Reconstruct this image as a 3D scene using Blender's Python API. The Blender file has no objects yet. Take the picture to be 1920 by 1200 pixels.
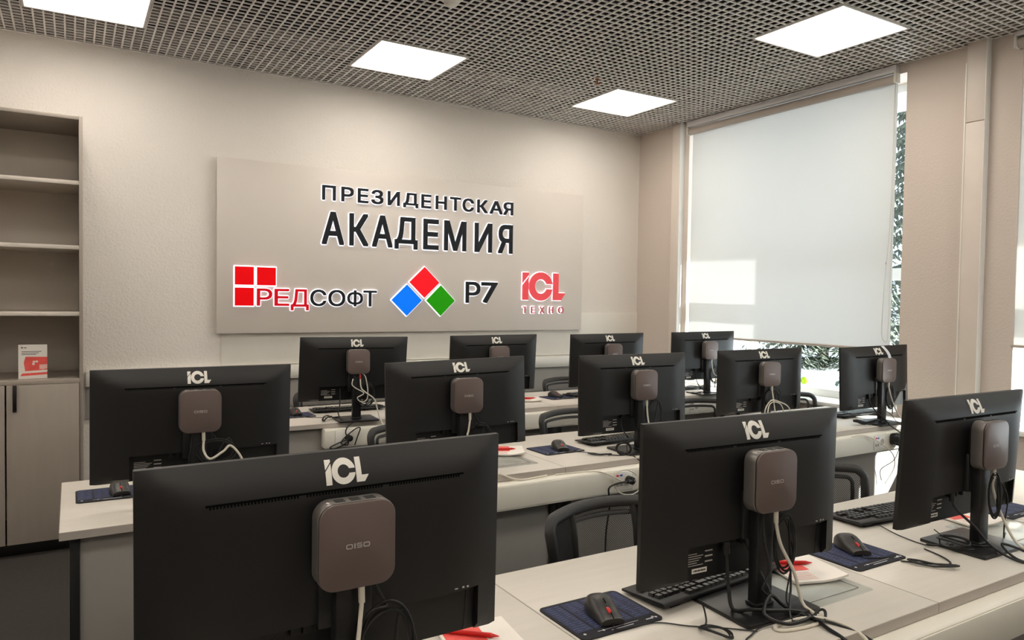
import bpy, bmesh, math, random
import numpy as np
from mathutils import Vector, Matrix
from mathutils.geometry import delaunay_2d_cdt
random.seed(7)
sc = bpy.context.scene
COL = sc.collection
PI = math.pi
R = math.radians

# ------------------------------------------------------------------ camera, world, sun, exposure
cam_d = bpy.data.cameras.new('camera')
cam = bpy.data.objects.new('camera', cam_d)
COL.objects.link(cam)
cam_d.sensor_fit = 'HORIZONTAL'
cam_d.sensor_width = 36.0
cam_d.lens = 36.0 * 1366.8 / 1920.0
cam_d.clip_start = 0.02
CZ = 1.44                                        # eye height
yaw, pitch, roll = R(31.12), R(-1.73), R(0.885)
fw = Vector((math.sin(yaw) * math.cos(pitch), math.cos(yaw) * math.cos(pitch), math.sin(pitch)))
rt0 = Vector((math.cos(yaw), -math.sin(yaw), 0))
up0 = rt0.cross(fw)
rt = rt0 * math.cos(roll) + up0 * math.sin(roll)
up = -rt0 * math.sin(roll) + up0 * math.cos(roll)
cam.matrix_world = Matrix(((rt.x, up.x, -fw.x, 0), (rt.y, up.y, -fw.y, 0), (rt.z, up.z, -fw.z, CZ), (0, 0, 0, 1)))
sc.camera = cam

w = bpy.data.worlds.new('sky')
sc.world = w
w.use_nodes = True
bg = w.node_tree.nodes['Background']
SKY = 2.85
bg.inputs[0].default_value = (0.80, 0.91, 1.0, 1)
bg.inputs[1].default_value = SKY

sun_d = bpy.data.lights.new('sun', 'SUN')
sun = bpy.data.objects.new('sun', sun_d)
COL.objects.link(sun)
sun_d.energy = 27.0
sun_d.angle = R(0.5)
sun_d.color = (1.0, 0.98, 0.96)
SPH, SEL = R(20), R(22)                          # angle from the window wall, elevation
tosun = Vector((math.sin(SPH) * math.cos(SEL), -math.cos(SPH) * math.cos(SEL), math.sin(SEL)))
sun.rotation_euler = tosun.to_track_quat('Z', 'Y').to_euler()
sun.location = (20, -30, 20)

vs = sc.view_settings
vs.view_transform = 'Standard'
vs.look = 'None'
vs.exposure = 0.33
vs.gamma = 1.0
vs.use_curve_mapping = False
PANEL_LIGHT = 10.5                               # emission of the ceiling light panels
sc.cycles.max_bounces = 10
sc.cycles.diffuse_bounces = 6
sc.cycles.transparent_max_bounces = 24
sc.cycles.sample_clamp_indirect = 6.0
sc.cycles.caustics_reflective = False
sc.cycles.caustics_refractive = False

# ------------------------------------------------------------------ helpers
def lin(c):
    return tuple(((v / 255) / 12.92 if v / 255 <= 0.04045 else ((v / 255 + 0.055) / 1.055) ** 2.4) for v in c)

def mat(name, rgb, rough=0.5, metal=0.0, bump=0.0, bscale=60, spec=0.5, vary=0.0, vscale=8, emit=0.0, bdist=0.002, stretch=None, coat=0.0):
    m = bpy.data.materials.new(name)
    m.use_nodes = True
    nt = m.node_tree
    b = nt.nodes['Principled BSDF']
    c = lin(rgb)
    b.inputs['Base Color'].default_value = (*c, 1)
    b.inputs['Roughness'].default_value = rough
    b.inputs['Metallic'].default_value = metal
    b.inputs['Specular IOR Level'].default_value = spec
    b.inputs['Coat Weight'].default_value = coat
    tc = None
    if bump or vary:
        tc = nt.nodes.new('ShaderNodeTexCoord')
        src = tc.outputs['Object']
        if stretch:
            mp = nt.nodes.new('ShaderNodeMapping')
            mp.inputs['Scale'].default_value = stretch
            nt.links.new(src, mp.inputs[0])
            src = mp.outputs[0]
    if bump:
        n = nt.nodes.new('ShaderNodeTexNoise')
        n.inputs['Scale'].default_value = bscale
        n.inputs['Detail'].default_value = 4
        nt.links.new(src, n.inputs['Vector'])
        bp = nt.nodes.new('ShaderNodeBump')
        bp.inputs['Strength'].default_value = bump
        bp.inputs['Distance'].default_value = bdist
        nt.links.new(n.outputs['Fac'], bp.inputs['Height'])
        nt.links.new(bp.outputs[0], b.inputs['Normal'])
    if vary:
        n = nt.nodes.new('ShaderNodeTexNoise')
        n.inputs['Scale'].default_value = vscale
        n.inputs['Detail'].default_value = 5
        nt.links.new(src, n.inputs['Vector'])
        r = nt.nodes.new('ShaderNodeValToRGB')
        r.color_ramp.elements[0].position = 0.3
        r.color_ramp.elements[1].position = 0.7
        r.color_ramp.elements[0].color = (*[v * (1 - vary) for v in c], 1)
        r.color_ramp.elements[1].color = (*[min(1, v * (1 + vary)) for v in c], 1)
        nt.links.new(n.outputs['Fac'], r.inputs[0])
        nt.links.new(r.outputs[0], b.inputs['Base Color'])
    if emit:
        b.inputs['Emission Color'].default_value = (*c, 1)
        b.inputs['Emission Strength'].default_value = emit
    return m

M = {}
M['wall'] = mat('wall_plaster', (226, 220, 213), 0.85, bump=0.55, bscale=70, bdist=0.006)
M['wall_r'] = mat('wall_backlit_beige', (205, 193, 183), 0.8, bump=0.4, bscale=75, bdist=0.005)  # darker tan carries the shade of the backlit window wall
M['smooth_wall'] = mat('smooth_white_board', (228, 224, 216), 0.7, bump=0.05, bscale=30)
M['floor'] = mat('floor_dark_carpet', (46, 41, 37), 0.9, bump=0.3, bscale=300, vary=0.12, vscale=40)
M['plenum'] = mat('plenum_dark_paint', (9, 8, 8), 0.95, vary=0.1)
M['grid'] = mat('grid_grey_metal', (236, 233, 229), 0.45, vary=0.03)
M['trim'] = mat('white_plastic_trim', (226, 224, 216), 0.45, vary=0.02)
M['greyband'] = mat('grey_wall_band', (170, 166, 160), 0.6, vary=0.03)
M['riser'] = mat('beige_riser_paint', (210, 199, 189), 0.5, vary=0.02)
M['lampframe'] = mat('lamp_frame_white', (205, 200, 195), 0.4, vary=0.02)
M['desk'] = mat('desk_light_grey_laminate', (208, 202, 192), 0.38, vary=0.03, vscale=6, stretch=(1, 9, 1), bump=0.05, bscale=40)
M['deskedge'] = mat('desk_edge_grey', (176, 168, 160), 0.45, vary=0.03)
M['modesty'] = mat('modesty_panel_grey', (150, 146, 141), 0.55, vary=0.04, vscale=5)
M['blackmetal'] = mat('black_powder_metal', (16, 16, 17), 0.5, bump=0.1, bscale=400)
M['trunk'] = mat('white_trunking_plastic', (232, 228, 216), 0.42, vary=0.02)
M['socket'] = mat('white_socket_plastic', (236, 233, 226), 0.35, vary=0.02)
M['screenback'] = mat('monitor_black_plastic', (20, 19, 19), 0.5, spec=0.5, bump=0.12, bscale=900, bdist=0.0005)
M['recess'] = mat('monitor_recess_black', (8, 8, 8), 0.5, bump=0.1, bscale=500)
M['vent'] = mat('vent_black', (2, 2, 2), 0.9, spec=0.1, bump=0.1)
M['screen'] = mat('screen_glass_black', (6, 6, 8), 0.15, vary=0.05)
M['stand'] = mat('stand_black', (24, 24, 25), 0.38, bump=0.1, bscale=700, bdist=0.0005)
M['logo'] = mat('logo_white_print', (232, 228, 220), 0.5, vary=0.02)
M['logodim'] = mat('lettering_silver_print', (186, 180, 176), 0.4, vary=0.02)
M['pcface'] = mat('mini_pc_brown_grey_face', (108, 94, 90), 0.42, metal=0.25, bump=0.05, bscale=800, bdist=0.0005)
M['pcside'] = mat('mini_pc_grey_metal_side', (122, 117, 113), 0.38, metal=0.55, vary=0.04)
M['pcdark'] = mat('mini_pc_dark_seam', (22, 20, 20), 0.5, bump=0.1)
M['cableblack'] = mat('cable_black_rubber', (13, 13, 14), 0.45, bump=0.1, bscale=300)
M['cablewhite'] = mat('cable_white_rubber', (214, 208, 194), 0.5, vary=0.03)
M['cablered'] = mat('cable_red_boot', (190, 40, 45), 0.45, vary=0.03)
M['plug'] = mat('plug_black', (18, 18, 19), 0.4, bump=0.1)
M['keybody'] = mat('keyboard_black', (20, 20, 21), 0.45, bump=0.1, bscale=600, bdist=0.0005)
M['key'] = mat('key_cap_black', (36, 36, 37), 0.32, spec=0.7, bump=0.08, bscale=600, bdist=0.0005)
M['keyprint'] = mat('key_print_white', (200, 200, 200), 0.5, vary=0.02)
M['mouse'] = mat('mouse_dark_grey', (40, 37, 36), 0.42, bump=0.08, bscale=700, bdist=0.0005)
M['red'] = mat('red_plastic', (215, 40, 35), 0.35, vary=0.04)
M['padrim'] = mat('mouse_pad_dark_rim', (18, 19, 27), 0.8, bump=0.2, bscale=900, bdist=0.0005)
M['padprint'] = mat('mouse_pad_navy_print', (30, 37, 68), 0.75, vary=0.35, vscale=60, stretch=(1, 6, 1))
M['padtext'] = mat('mouse_pad_text', (62, 72, 112), 0.7, vary=0.2, vscale=200)
M['padwhite'] = mat('mouse_pad_white_text', (200, 200, 210), 0.7, vary=0.05)
M['paper'] = mat('white_paper', (238, 232, 224), 0.6, vary=0.03)
M['paperred'] = mat('red_printed_paper', (236, 88, 80), 0.5, vary=0.12, vscale=25)
M['paperpink'] = mat('pink_printed_paper', (240, 190, 180), 0.5, vary=0.08, vscale=25)
M['print'] = mat('dark_print', (90, 84, 82), 0.6, vary=0.1, vscale=300)
M['cab'] = mat('cabinet_grey_laminate', (158, 148, 138), 0.42, vary=0.03, vscale=5, stretch=(6, 6, 1))
M['cabin'] = mat('cabinet_inner_grey', (210, 201, 190), 0.5, vary=0.03, vscale=5)
M['handle'] = mat('handle_black', (14, 13, 12), 0.35, bump=0.05)
M['sign'] = mat('sign_board_beige', (214, 206, 198), 0.5, vary=0.015, vscale=3, bump=0.06, bscale=120)
M['signedge'] = mat('sign_board_edge', (170, 158, 146), 0.55, vary=0.03)
M['ltr_dark'] = mat('letter_anthracite', (24, 28, 33), 0.45, spec=0.25, vary=0.04)
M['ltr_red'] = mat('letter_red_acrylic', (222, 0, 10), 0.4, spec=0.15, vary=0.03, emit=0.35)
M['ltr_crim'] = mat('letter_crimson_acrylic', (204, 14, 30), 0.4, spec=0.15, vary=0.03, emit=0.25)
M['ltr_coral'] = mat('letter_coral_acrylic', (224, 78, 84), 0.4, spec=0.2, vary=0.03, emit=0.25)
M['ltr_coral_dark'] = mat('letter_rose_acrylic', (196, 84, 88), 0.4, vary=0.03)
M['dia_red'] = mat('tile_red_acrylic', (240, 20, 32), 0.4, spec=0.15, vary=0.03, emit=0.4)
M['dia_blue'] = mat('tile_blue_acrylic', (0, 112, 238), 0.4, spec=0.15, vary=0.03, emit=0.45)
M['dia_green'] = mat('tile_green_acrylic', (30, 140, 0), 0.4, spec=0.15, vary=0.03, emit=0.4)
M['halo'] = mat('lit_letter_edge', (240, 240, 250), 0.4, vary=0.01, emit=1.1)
M['frame'] = mat('window_frame_white', (232, 232, 230), 0.35, vary=0.02)
M['sill'] = mat('window_sill_white', (236, 236, 232), 0.35, vary=0.02)
M['cassette'] = mat('blind_cassette_white', (214, 213, 214), 0.4, vary=0.02)
M['rail'] = mat('blind_bottom_rail', (178, 168, 158), 0.45, vary=0.03)
M['chain'] = mat('bead_chain', (205, 203, 198), 0.4, vary=0.05, vscale=300)
M['chairframe'] = mat('chair_black_plastic', (27, 26, 25), 0.5, bump=0.15, bscale=300)
M['chairseat'] = mat('chair_black_fabric', (25, 24, 24), 0.9, bump=0.4, bscale=400)
M['chrome'] = mat('gas_lift_metal', (150, 150, 150), 0.25, metal=1.0, vary=0.03)
M['snow'] = mat('snow', (240, 244, 250), 0.8, bump=0.4, bscale=3, vary=0.02)
M['needles'] = mat('fir_needles', (78, 86, 72), 0.8, vary=0.3, vscale=3)
M['bark'] = mat('bark', (80, 66, 56), 0.9, bump=0.6, bscale=20)
M['sun_blocker'] = mat('sun_blocker_render', (210, 205, 198), 0.9, bump=0.3, bscale=30)
M['brass'] = mat('sprinkler_brass', (150, 90, 60), 0.4, metal=0.6, vary=0.1)
M['lime'] = mat('lime_green_plastic', (150, 215, 20), 0.4, vary=0.05)
M['blue'] = mat('blue_mark', (40, 90, 190), 0.5, vary=0.05)
M['streak_white'] = mat('sun_streak_white', (225, 226, 232), 0.4, vary=0.04)  # white that stands in for a streak of sunlight

def emission(name, rgb, s):
    m = bpy.data.materials.new(name)
    m.use_nodes = True
    nt = m.node_tree
    for n in list(nt.nodes):
        nt.nodes.remove(n)
    e = nt.nodes.new('ShaderNodeEmission')
    e.inputs[0].default_value = (*lin(rgb), 1)
    e.inputs[1].default_value = s
    o = nt.nodes.new('ShaderNodeOutputMaterial')
    nt.links.new(e.outputs[0], o.inputs[0])
    return m
M['lamp'] = emission('lamp_diffuser', (255, 246, 233), PANEL_LIGHT)

def glass_mat(name, tint, refl=0.06, rough=0.02):
    m = bpy.data.materials.new(name)
    m.use_nodes = True
    nt = m.node_tree
    for n in list(nt.nodes):
        nt.nodes.remove(n)
    t = nt.nodes.new('ShaderNodeBsdfTransparent')
    t.inputs[0].default_value = (*tint, 1)
    g = nt.nodes.new('ShaderNodeBsdfGlossy')
    g.inputs['Roughness'].default_value = rough
    lw = nt.nodes.new('ShaderNodeLayerWeight')
    lw.inputs['Blend'].default_value = 0.5
    pw = nt.nodes.new('ShaderNodeMath'); pw.operation = 'POWER'; pw.inputs[1].default_value = 5.0
    nt.links.new(lw.outputs['Facing'], pw.inputs[0])
    f = nt.nodes.new('ShaderNodeMath'); f.operation = 'MULTIPLY_ADD'
    f.inputs[1].default_value = 0.5; f.inputs[2].default_value = refl * 0.6
    nt.links.new(pw.outputs[0], f.inputs[0])
    mx = nt.nodes.new('ShaderNodeMixShader')
    o = nt.nodes.new('ShaderNodeOutputMaterial')
    nt.links.new(f.outputs[0], mx.inputs[0])
    nt.links.new(t.outputs[0], mx.inputs[1])
    nt.links.new(g.outputs[0], mx.inputs[2])
    nt.links.new(mx.outputs[0], o.inputs[0])
    return m
M['glass'] = glass_mat('window_glass', (0.93, 0.96, 0.95))
M['acrylic'] = glass_mat('clear_acrylic_sheet', (0.94, 0.96, 0.96), rough=0.12)

def blind_mat():
    m = bpy.data.materials.new('blind_fabric_translucent')
    m.use_nodes = True
    nt = m.node_tree
    for n in list(nt.nodes):
        nt.nodes.remove(n)
    d = nt.nodes.new('ShaderNodeBsdfDiffuse')
    d.inputs[0].default_value = (0.62, 0.62, 0.60, 1)
    t = nt.nodes.new('ShaderNodeBsdfTranslucent')
    t.inputs[0].default_value = (0.62, 0.63, 0.62, 1)
    tc = nt.nodes.new('ShaderNodeTexCoord')
    wv = nt.nodes.new('ShaderNodeTexNoise')
    wv.inputs['Scale'].default_value = 500
    bp = nt.nodes.new('ShaderNodeBump')
    bp.inputs['Strength'].default_value = 0.1
    bp.inputs['Distance'].default_value = 0.001
    nt.links.new(tc.outputs['Object'], wv.inputs['Vector'])
    nt.links.new(wv.outputs['Fac'], bp.inputs['Height'])
    nt.links.new(bp.outputs[0], d.inputs['Normal'])
    mx = nt.nodes.new('ShaderNodeMixShader')
    mx.inputs[0].default_value = 0.19
    o = nt.nodes.new('ShaderNodeOutputMaterial')
    nt.links.new(d.outputs[0], mx.inputs[1])
    nt.links.new(t.outputs[0], mx.inputs[2])
    nt.links.new(mx.outputs[0], o.inputs[0])
    return m
M['blind'] = blind_mat()

def mesh_fabric():
    m = bpy.data.materials.new('chair_open_mesh')
    m.use_nodes = True
    nt = m.node_tree
    b = nt.nodes['Principled BSDF']
    b.inputs['Base Color'].default_value = (*lin((30, 29, 29)), 1)
    b.inputs['Roughness'].default_value = 0.7
    out = nt.nodes['Material Output']
    tc = nt.nodes.new('ShaderNodeTexCoord')
    sx = nt.nodes.new('ShaderNodeSeparateXYZ')
    nt.links.new(tc.outputs['Object'], sx.inputs[0])
    K = 2 * PI / 0.0075
    def wave(sock, ph):
        mu = nt.nodes.new('ShaderNodeMath'); mu.operation = 'MULTIPLY'; mu.inputs[1].default_value = K
        nt.links.new(sock, mu.inputs[0])
        s = nt.nodes.new('ShaderNodeMath'); s.operation = 'SINE'
        nt.links.new(mu.outputs[0], s.inputs[0])
        return s.outputs[0]
    a = nt.nodes.new('ShaderNodeMath'); a.operation = 'MULTIPLY'
    nt.links.new(wave(sx.outputs['X'], 0), a.inputs[0])
    nt.links.new(wave(sx.outputs['Z'], 0), a.inputs[1])
    g = nt.nodes.new('ShaderNodeMath'); g.operation = 'GREATER_THAN'; g.inputs[1].default_value = -0.2
    nt.links.new(a.outputs[0], g.inputs[0])
    t = nt.nodes.new('ShaderNodeBsdfTransparent')
    mx = nt.nodes.new('ShaderNodeMixShader')
    nt.links.new(g.outputs[0], mx.inputs[0])
    nt.links.new(b.outputs[0], mx.inputs[1])
    nt.links.new(t.outputs[0], mx.inputs[2])
    nt.links.new(mx.outputs[0], out.inputs[0])
    return m
M['chairmesh'] = mesh_fabric()

class MB:
    """collects simple shapes into one mesh"""
    def __init__(s):
        s.v, s.f = [], []
    def box(s, x0, x1, y0, y1, z0, z1):
        n = len(s.v)
        s.v += [(x0, y0, z0), (x1, y0, z0), (x1, y1, z0), (x0, y1, z0), (x0, y0, z1), (x1, y0, z1), (x1, y1, z1), (x0, y1, z1)]
        s.f += [tuple(n + i for i in q) for q in ((3, 2, 1, 0), (4, 5, 6, 7), (0, 1, 5, 4), (1, 2, 6, 5), (2, 3, 7, 6), (3, 0, 4, 7))]
        return s
    def prism(s, poly, a0, a1, axis='y', flip=False):
        """poly in the plane across `axis`, extruded from a0 to a1 (a may be a function of the point)"""
        n = len(s.v)
        k = len(poly)
        for a in (a0, a1):
            for p in poly:
                av = a(p) if callable(a) else a
                if axis == 'y': s.v.append((p[0], av, p[1]))
                elif axis == 'z': s.v.append((p[0], p[1], av))
                else: s.v.append((av, p[0], p[1]))
        s.f.append(tuple(range(n, n + k)))
        s.f.append(tuple(range(n + 2 * k - 1, n + k - 1, -1)))
        for i in range(k):
            j = (i + 1) % k
            s.f.append((n + j, n + i, n + k + i, n + k + j))
        return s
    def tube(s, pts, r, seg=8, closed=False, ry=None):
        pts = [Vector(p) for p in pts]
        n = len(pts)
        base = len(s.v)
        prev = None
        for i, p in enumerate(pts):
            if closed: t = pts[(i + 1) % n] - pts[i - 1]
            else: t = pts[min(i + 1, n - 1)] - pts[max(i - 1, 0)]
            if t.length < 1e-9: t = Vector((0, 0, 1))
            t.normalize()
            if prev is None:
                a = Vector((0, 0, 1)) if abs(t.z) < 0.9 else Vector((0, 1, 0))
                nrm = (a - t * a.dot(t)).normalized()
            else:
                nrm = prev - t * prev.dot(t)
                nrm = nrm.normalized() if nrm.length > 1e-6 else t.orthogonal().normalized()
            prev = nrm
            bn = t.cross(nrm)
            rr = r[i] if isinstance(r, (list, tuple)) else r
            rb = ry if ry else rr
            for k in range(seg):
                a = 2 * PI * k / seg
                s.v.append(tuple(p + nrm * (math.cos(a) * rr) + bn * (math.sin(a) * rb)))
        m = n if closed else n - 1
        for i in range(m):
            for k in range(seg):
                a = base + i * seg + k
                b = base + i * seg + (k + 1) % seg
                c = base + ((i + 1) % n) * seg + (k + 1) % seg
                d = base + ((i + 1) % n) * seg + k
                s.f.append((a, b, c, d))
        if not closed:
            s.f.append(tuple(base + k for k in range(seg - 1, -1, -1)))
            s.f.append(tuple(base + (n - 1) * seg + k for k in range(seg)))
        return s
    def lathe(s, prof, c=(0, 0, 0), seg=24, axis='z'):
        base = len(s.v)
        for r, h in prof:
            for k in range(seg):
                a = 2 * PI * k / seg
                x, y = r * math.cos(a), r * math.sin(a)
                if axis == 'z': q = (c[0] + x, c[1] + y, c[2] + h)
                elif axis == 'y': q = (c[0] + x, c[1] + h, c[2] + y)
                else: q = (c[0] + h, c[1] + x, c[2] + y)
                s.v.append(q)
        for i in range(len(prof) - 1):
            for k in range(seg):
                s.f.append((base + i * seg + k, base + i * seg + (k + 1) % seg, base + (i + 1) * seg + (k + 1) % seg, base + (i + 1) * seg + k))
        s.f.append(tuple(base + k for k in range(seg - 1, -1, -1)))
        s.f.append(tuple(base + (len(prof) - 1) * seg + k for k in range(seg)))
        return s
    def add(s, me_v, me_f):
        n = len(s.v)
        s.v += me_v
        s.f += [tuple(n + i for i in q) for q in me_f]
        return s
    def mesh(s, name, m, bevel=0.0, smooth=False, seg=2, ang=35):
        me = bpy.data.meshes.new(name)
        me.from_pydata(s.v, [], s.f)
        bm = bmesh.new()
        bm.from_mesh(me)
        bmesh.ops.recalc_face_normals(bm, faces=bm.faces)
        if bevel:
            ed = [e for e in bm.edges if len(e.link_faces) == 2 and e.calc_face_angle() > R(40)]
            bmesh.ops.bevel(bm, geom=ed, offset=bevel, segments=seg, affect='EDGES', profile=0.5)
        bm.to_mesh(me)
        bm.free()
        if smooth or bevel:
            me.shade_smooth()
            me.set_sharp_from_angle(angle=R(ang))
        me.materials.append(m)
        return me
    def build(s, name, m, parent=None, **k):
        return ob(name, s.mesh(name, m, **k), parent)

def ob(name, me, parent=None, loc=None, rot=None):
    o = bpy.data.objects.new(name, me)
    COL.objects.link(o)
    if parent is not None:
        o.parent = parent
    if loc: o.location = loc
    if rot: o.rotation_euler = rot
    return o

def thing(name, label, cat, loc=(0, 0, 0), rz=0.0, group=None):
    o = bpy.data.objects.new(name, None)
    o.empty_display_size = 0.05
    COL.objects.link(o)
    o.location = loc
    o.rotation_euler = (0, 0, rz)
    o['label'] = label
    o['category'] = cat
    if group: o['group'] = group
    return o

def struct(o, label, cat):
    o['kind'] = 'structure'
    o['label'] = label
    o['category'] = cat
    return o

def dup(root, loc, rz, label, group=None):
    r = root.copy(); COL.objects.link(r)
    r.location = loc; r.rotation_euler = (0, 0, rz)
    r['label'] = label
    if group: r['group'] = group
    for ch in list(root.children):
        c = ch.copy(); COL.objects.link(c); c.parent = r
        for g in list(ch.children):
            d = g.copy(); COL.objects.link(d); d.parent = c
    return r

def smooth_path(pts, sub=6, closed=False):
    P = [Vector(p) for p in pts]
    n = len(P)
    out = []
    rng = n if closed else n - 1
    for i in range(rng):
        p1, p2 = P[i], P[(i + 1) % n]
        p0 = P[i - 1] if (i > 0 or closed) else p1 * 2 - p2
        p3 = P[(i + 2) % n] if (i + 2 < n or closed) else p2 * 2 - p1
        for k in range(sub):
            t = k / sub
            out.append(0.5 * ((2 * p1) + (p2 - p0) * t + (2 * p0 - 5 * p1 + 4 * p2 - p3) * t * t + (3 * p1 - p0 - 3 * p2 + p3) * t ** 3))
    if not closed: out.append(P[-1])
    return out

def rrect(wd, ht, r, n=5, cx=0, cy=0):
    out = []
    for sx, sy, a0 in ((1, 1, 0), (-1, 1, 90), (-1, -1, 180), (1, -1, 270)):
        for k in range(n + 1):
            a = R(a0 + 90 * k / n)
            out.append((cx + sx * (wd / 2 - r) + r * math.cos(a), cy + sy * (ht / 2 - r) + r * math.sin(a)))
    return out

_fc = bpy.data.curves.new('glyph', 'FONT')
_fo = bpy.data.objects.new('glyph', _fc)
COL.objects.link(_fo)
_fc.fill_mode = 'NONE'
_fc.resolution_u = 3
_loops = {}
def glyph_loops(ch):
    """outline loops of one character of the built-in font, as 2D points"""
    if ch in _loops: return _loops[ch]
    _fc.body = ch
    bpy.context.view_layer.update()
    me = bpy.data.meshes.new_from_object(_fo.evaluated_get(bpy.context.evaluated_depsgraph_get()))
    adj = {}
    for e in me.edges:
        p, q = e.vertices
        adj.setdefault(p, []).append(q); adj.setdefault(q, []).append(p)
    out, seen = [], set()
    for st in sorted(adj):
        if st in seen: continue
        L, c = [st], st
        seen.add(st)
        while True:
            nx = [x for x in adj[c] if x not in seen]
            if not nx: break
            # follow the stored direction of the outline
            nx.sort(key=lambda x: 0 if x == c + 1 else 1)
            c = nx[0]; seen.add(c); L.append(c)
        out.append([(me.vertices[i].co.x, me.vertices[i].co.y) for i in L])
    bpy.data.meshes.remove(me)
    _loops[ch] = out
    return out
def union_fill(loops):
    """triangles of the non-zero winding union of closed loops"""
    vv, ee = [], []
    for L in loops:
        n = len(vv); k = len(L)
        vv += [Vector(p) for p in L]
        ee += [(n + i, n + (i + 1) % k) for i in range(k)]
    V, E_, F, _, _, _ = delaunay_2d_cdt(vv, ee, [], 0, 1e-6)
    P = np.array([tuple(v) for v in V]); T = np.array(F)
    cen = P[T].mean(axis=1)
    wn = np.zeros(len(T), int)
    for L in loops:
        A = np.array(L); B = np.roll(A, -1, axis=0)
        for i in range(len(A)):
            (ax, ay), (bx, by) = A[i], B[i]
            if ay == by: continue
            lo, hi = (ay, by) if ay < by else (by, ay)
            m = (cen[:, 1] >= lo) & (cen[:, 1] < hi)
            xi = ax + (cen[:, 1] - ay) * (bx - ax) / (by - ay)
            wn += np.where(m & (xi > cen[:, 0]), 1 if by > ay else -1, 0)
    keep = [tuple(t) for t, k in zip(F, wn) if k != 0]
    cnt = {}
    for t in keep:
        for i in range(3):
            e = (t[i], t[(i + 1) % 3])
            cnt[e] = cnt.get(e, 0) + 1
    border = [e for e in cnt if (e[1], e[0]) not in cnt]
    return [tuple(v) for v in V], keep, border
def solid(loops, ya, yb):
    """flat letter in the x,z plane: front at ya, rear at yb"""
    V, T, Bd = union_fill(loops)
    mb = MB()
    n = len(V)
    mb.v = [(p[0], ya, p[1]) for p in V] + [(p[0], yb, p[1]) for p in V]
    mb.f = [tuple(t) for t in T] + [(n + t[2], n + t[1], n + t[0]) for t in T] + [(e[1], e[0], n + e[0], n + e[1]) for e in Bd]
    used = sorted({i for f in mb.f for i in f})
    mp = {k: i for i, k in enumerate(used)}
    mb.v = [mb.v[k] for k in used]
    mb.f = [tuple(mp[i] for i in f) for f in mb.f]
    return mb

# the three-letter emblem: unit height, x from 0 to 1.9
def emblem():
    polys = [[(0.0, 1.0), (0.26, 1.0), (0.26, 0.915), (0.0, 0.615)],
             [(0.0, 0.535), (0.26, 0.835), (0.25, 0.0), (0.0, 0.0)]]
    ro, ri, cx, cy = 0.525, 0.268, 0.80, 0.50
    ring = []
    N = 30
    for r, sg_ in ((ro, 1), (ri, -1)):
        a0 = math.asin(0.094 / r)
        arc = [(cx + r * math.cos(a0 + (2 * PI - 2 * a0) * k / N), cy + r * math.sin(a0 + (2 * PI - 2 * a0) * k / N)) for k in range(N + 1)]
        ring += arc if sg_ > 0 else arc[::-1]
    polys.append(ring)
    polys.append([(1.345, 1.0), (1.585, 1.0), (1.585, 0.27), (1.90, 0.27), (1.71, 0.0), (1.345, 0.0)])
    return polys

# ------------------------------------------------------------------ room shell
D, RX, H = 5.239, 4.522, CZ + 1.523              # sign wall, window wall, ceiling height
LX, FY = -2.63, -2.75                            # left wall, wall behind the camera
WT = 0.43                                        # thickness of the window wall
Y1a, Y1b = 2.704, 4.60                           # first window opening
Y2a, Y2b = -0.55, 2.045                           # second window opening
SZ, LZ = 0.75, 2.905                             # sill and lintel

o = MB().box(LX, RX + WT, FY, D + 0.2, -0.1, 0).build('floor', M['floor'])
struct(o, 'dark floor glimpsed under the desks at lower left', 'floor')
o = MB().box(LX - 0.2, RX, D, D + 0.2, 0, H + 0.45).build('wall_back', M['wall'])
wall_back = struct(o, 'textured off white wall that carries the sign board', 'wall')
o = MB().box(LX - 0.2, LX, FY, D, 0, H + 0.45).build('wall_left', M['wall'])
struct(o, 'plain off white wall beyond the left edge', 'wall')
o = MB().box(LX - 0.2, RX + WT, FY - 0.2, FY, 0, H + 0.45).build('wall_front', M['wall'])
struct(o, 'plain off white wall behind the viewer', 'wall')
mb = MB()
mb.box(RX, RX + WT, Y1b, D + 0.2, -0.3, H + 0.45)
mb.box(RX, RX + WT, Y2b, Y1a, -0.3, H + 0.45)
mb.box(RX, RX + WT, FY - 0.2, Y2a, -0.3, H + 0.45)
for a, b in ((Y1a, Y1b), (Y2a, Y2b)):
    mb.box(RX, RX + WT, a, b, -0.3, SZ - 0.03)
    mb.box(RX, RX + WT, a, b, LZ, H + 0.45)
wall_right = mb.build('wall_right', M['wall_r'])
struct(wall_right, 'window wall with piers on the right, backlit shade in its beige', 'wall')

# ceiling: dark slab with open-cell grid tiles hung under it
o = MB().box(LX, RX, FY, D, H + 0.32, H + 0.45).build('ceiling', M['plenum'])
ceiling = struct(o, 'open cell grid ceiling of grey square tiles below a dark void', 'ceiling')
GX = [1.568 + 0.6 * k for k in range(-7, 5)]
GY = [4.755 - 0.6 * k for k in range(0, 13)]
TH = 0.006
def tile_mesh(wd, dp):
    mb = MB()
    for i in range(13):
        x = -0.3 + 0.05 * i
        if x > -0.3 + wd + 1e-4: break
        if i == 0: a, b = -0.2995, -0.2960
        elif x > -0.3 + wd - 0.004: a, b = -0.3 + wd - 0.0040, -0.3 + wd - 0.0005
        else: a, b = x - 0.0045, x + 0.0045
        mb.box(a, b, -0.2995, -0.3005 + dp, -0.0004, TH)
    for i in range(13):
        y = -0.3 + 0.05 * i
        if y > -0.3 + dp + 1e-4: break
        if i == 0: a, b = -0.2995, -0.2960
        elif y > -0.3 + dp - 0.004: a, b = -0.3 + dp - 0.0040, -0.3 + dp - 0.0005
        else: a, b = y - 0.0045, y + 0.0045
        mb.box(-0.2995, -0.3005 + wd, a, b, 0, TH)
    return mb.mesh('ceiling_tile', M['grid'])
LIGHTS = [(x, y) for y in (4.155, 2.355, 0.555, -1.245) for x in (-2.032, -0.232, 1.568, 3.368)]
tm = {}
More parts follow.
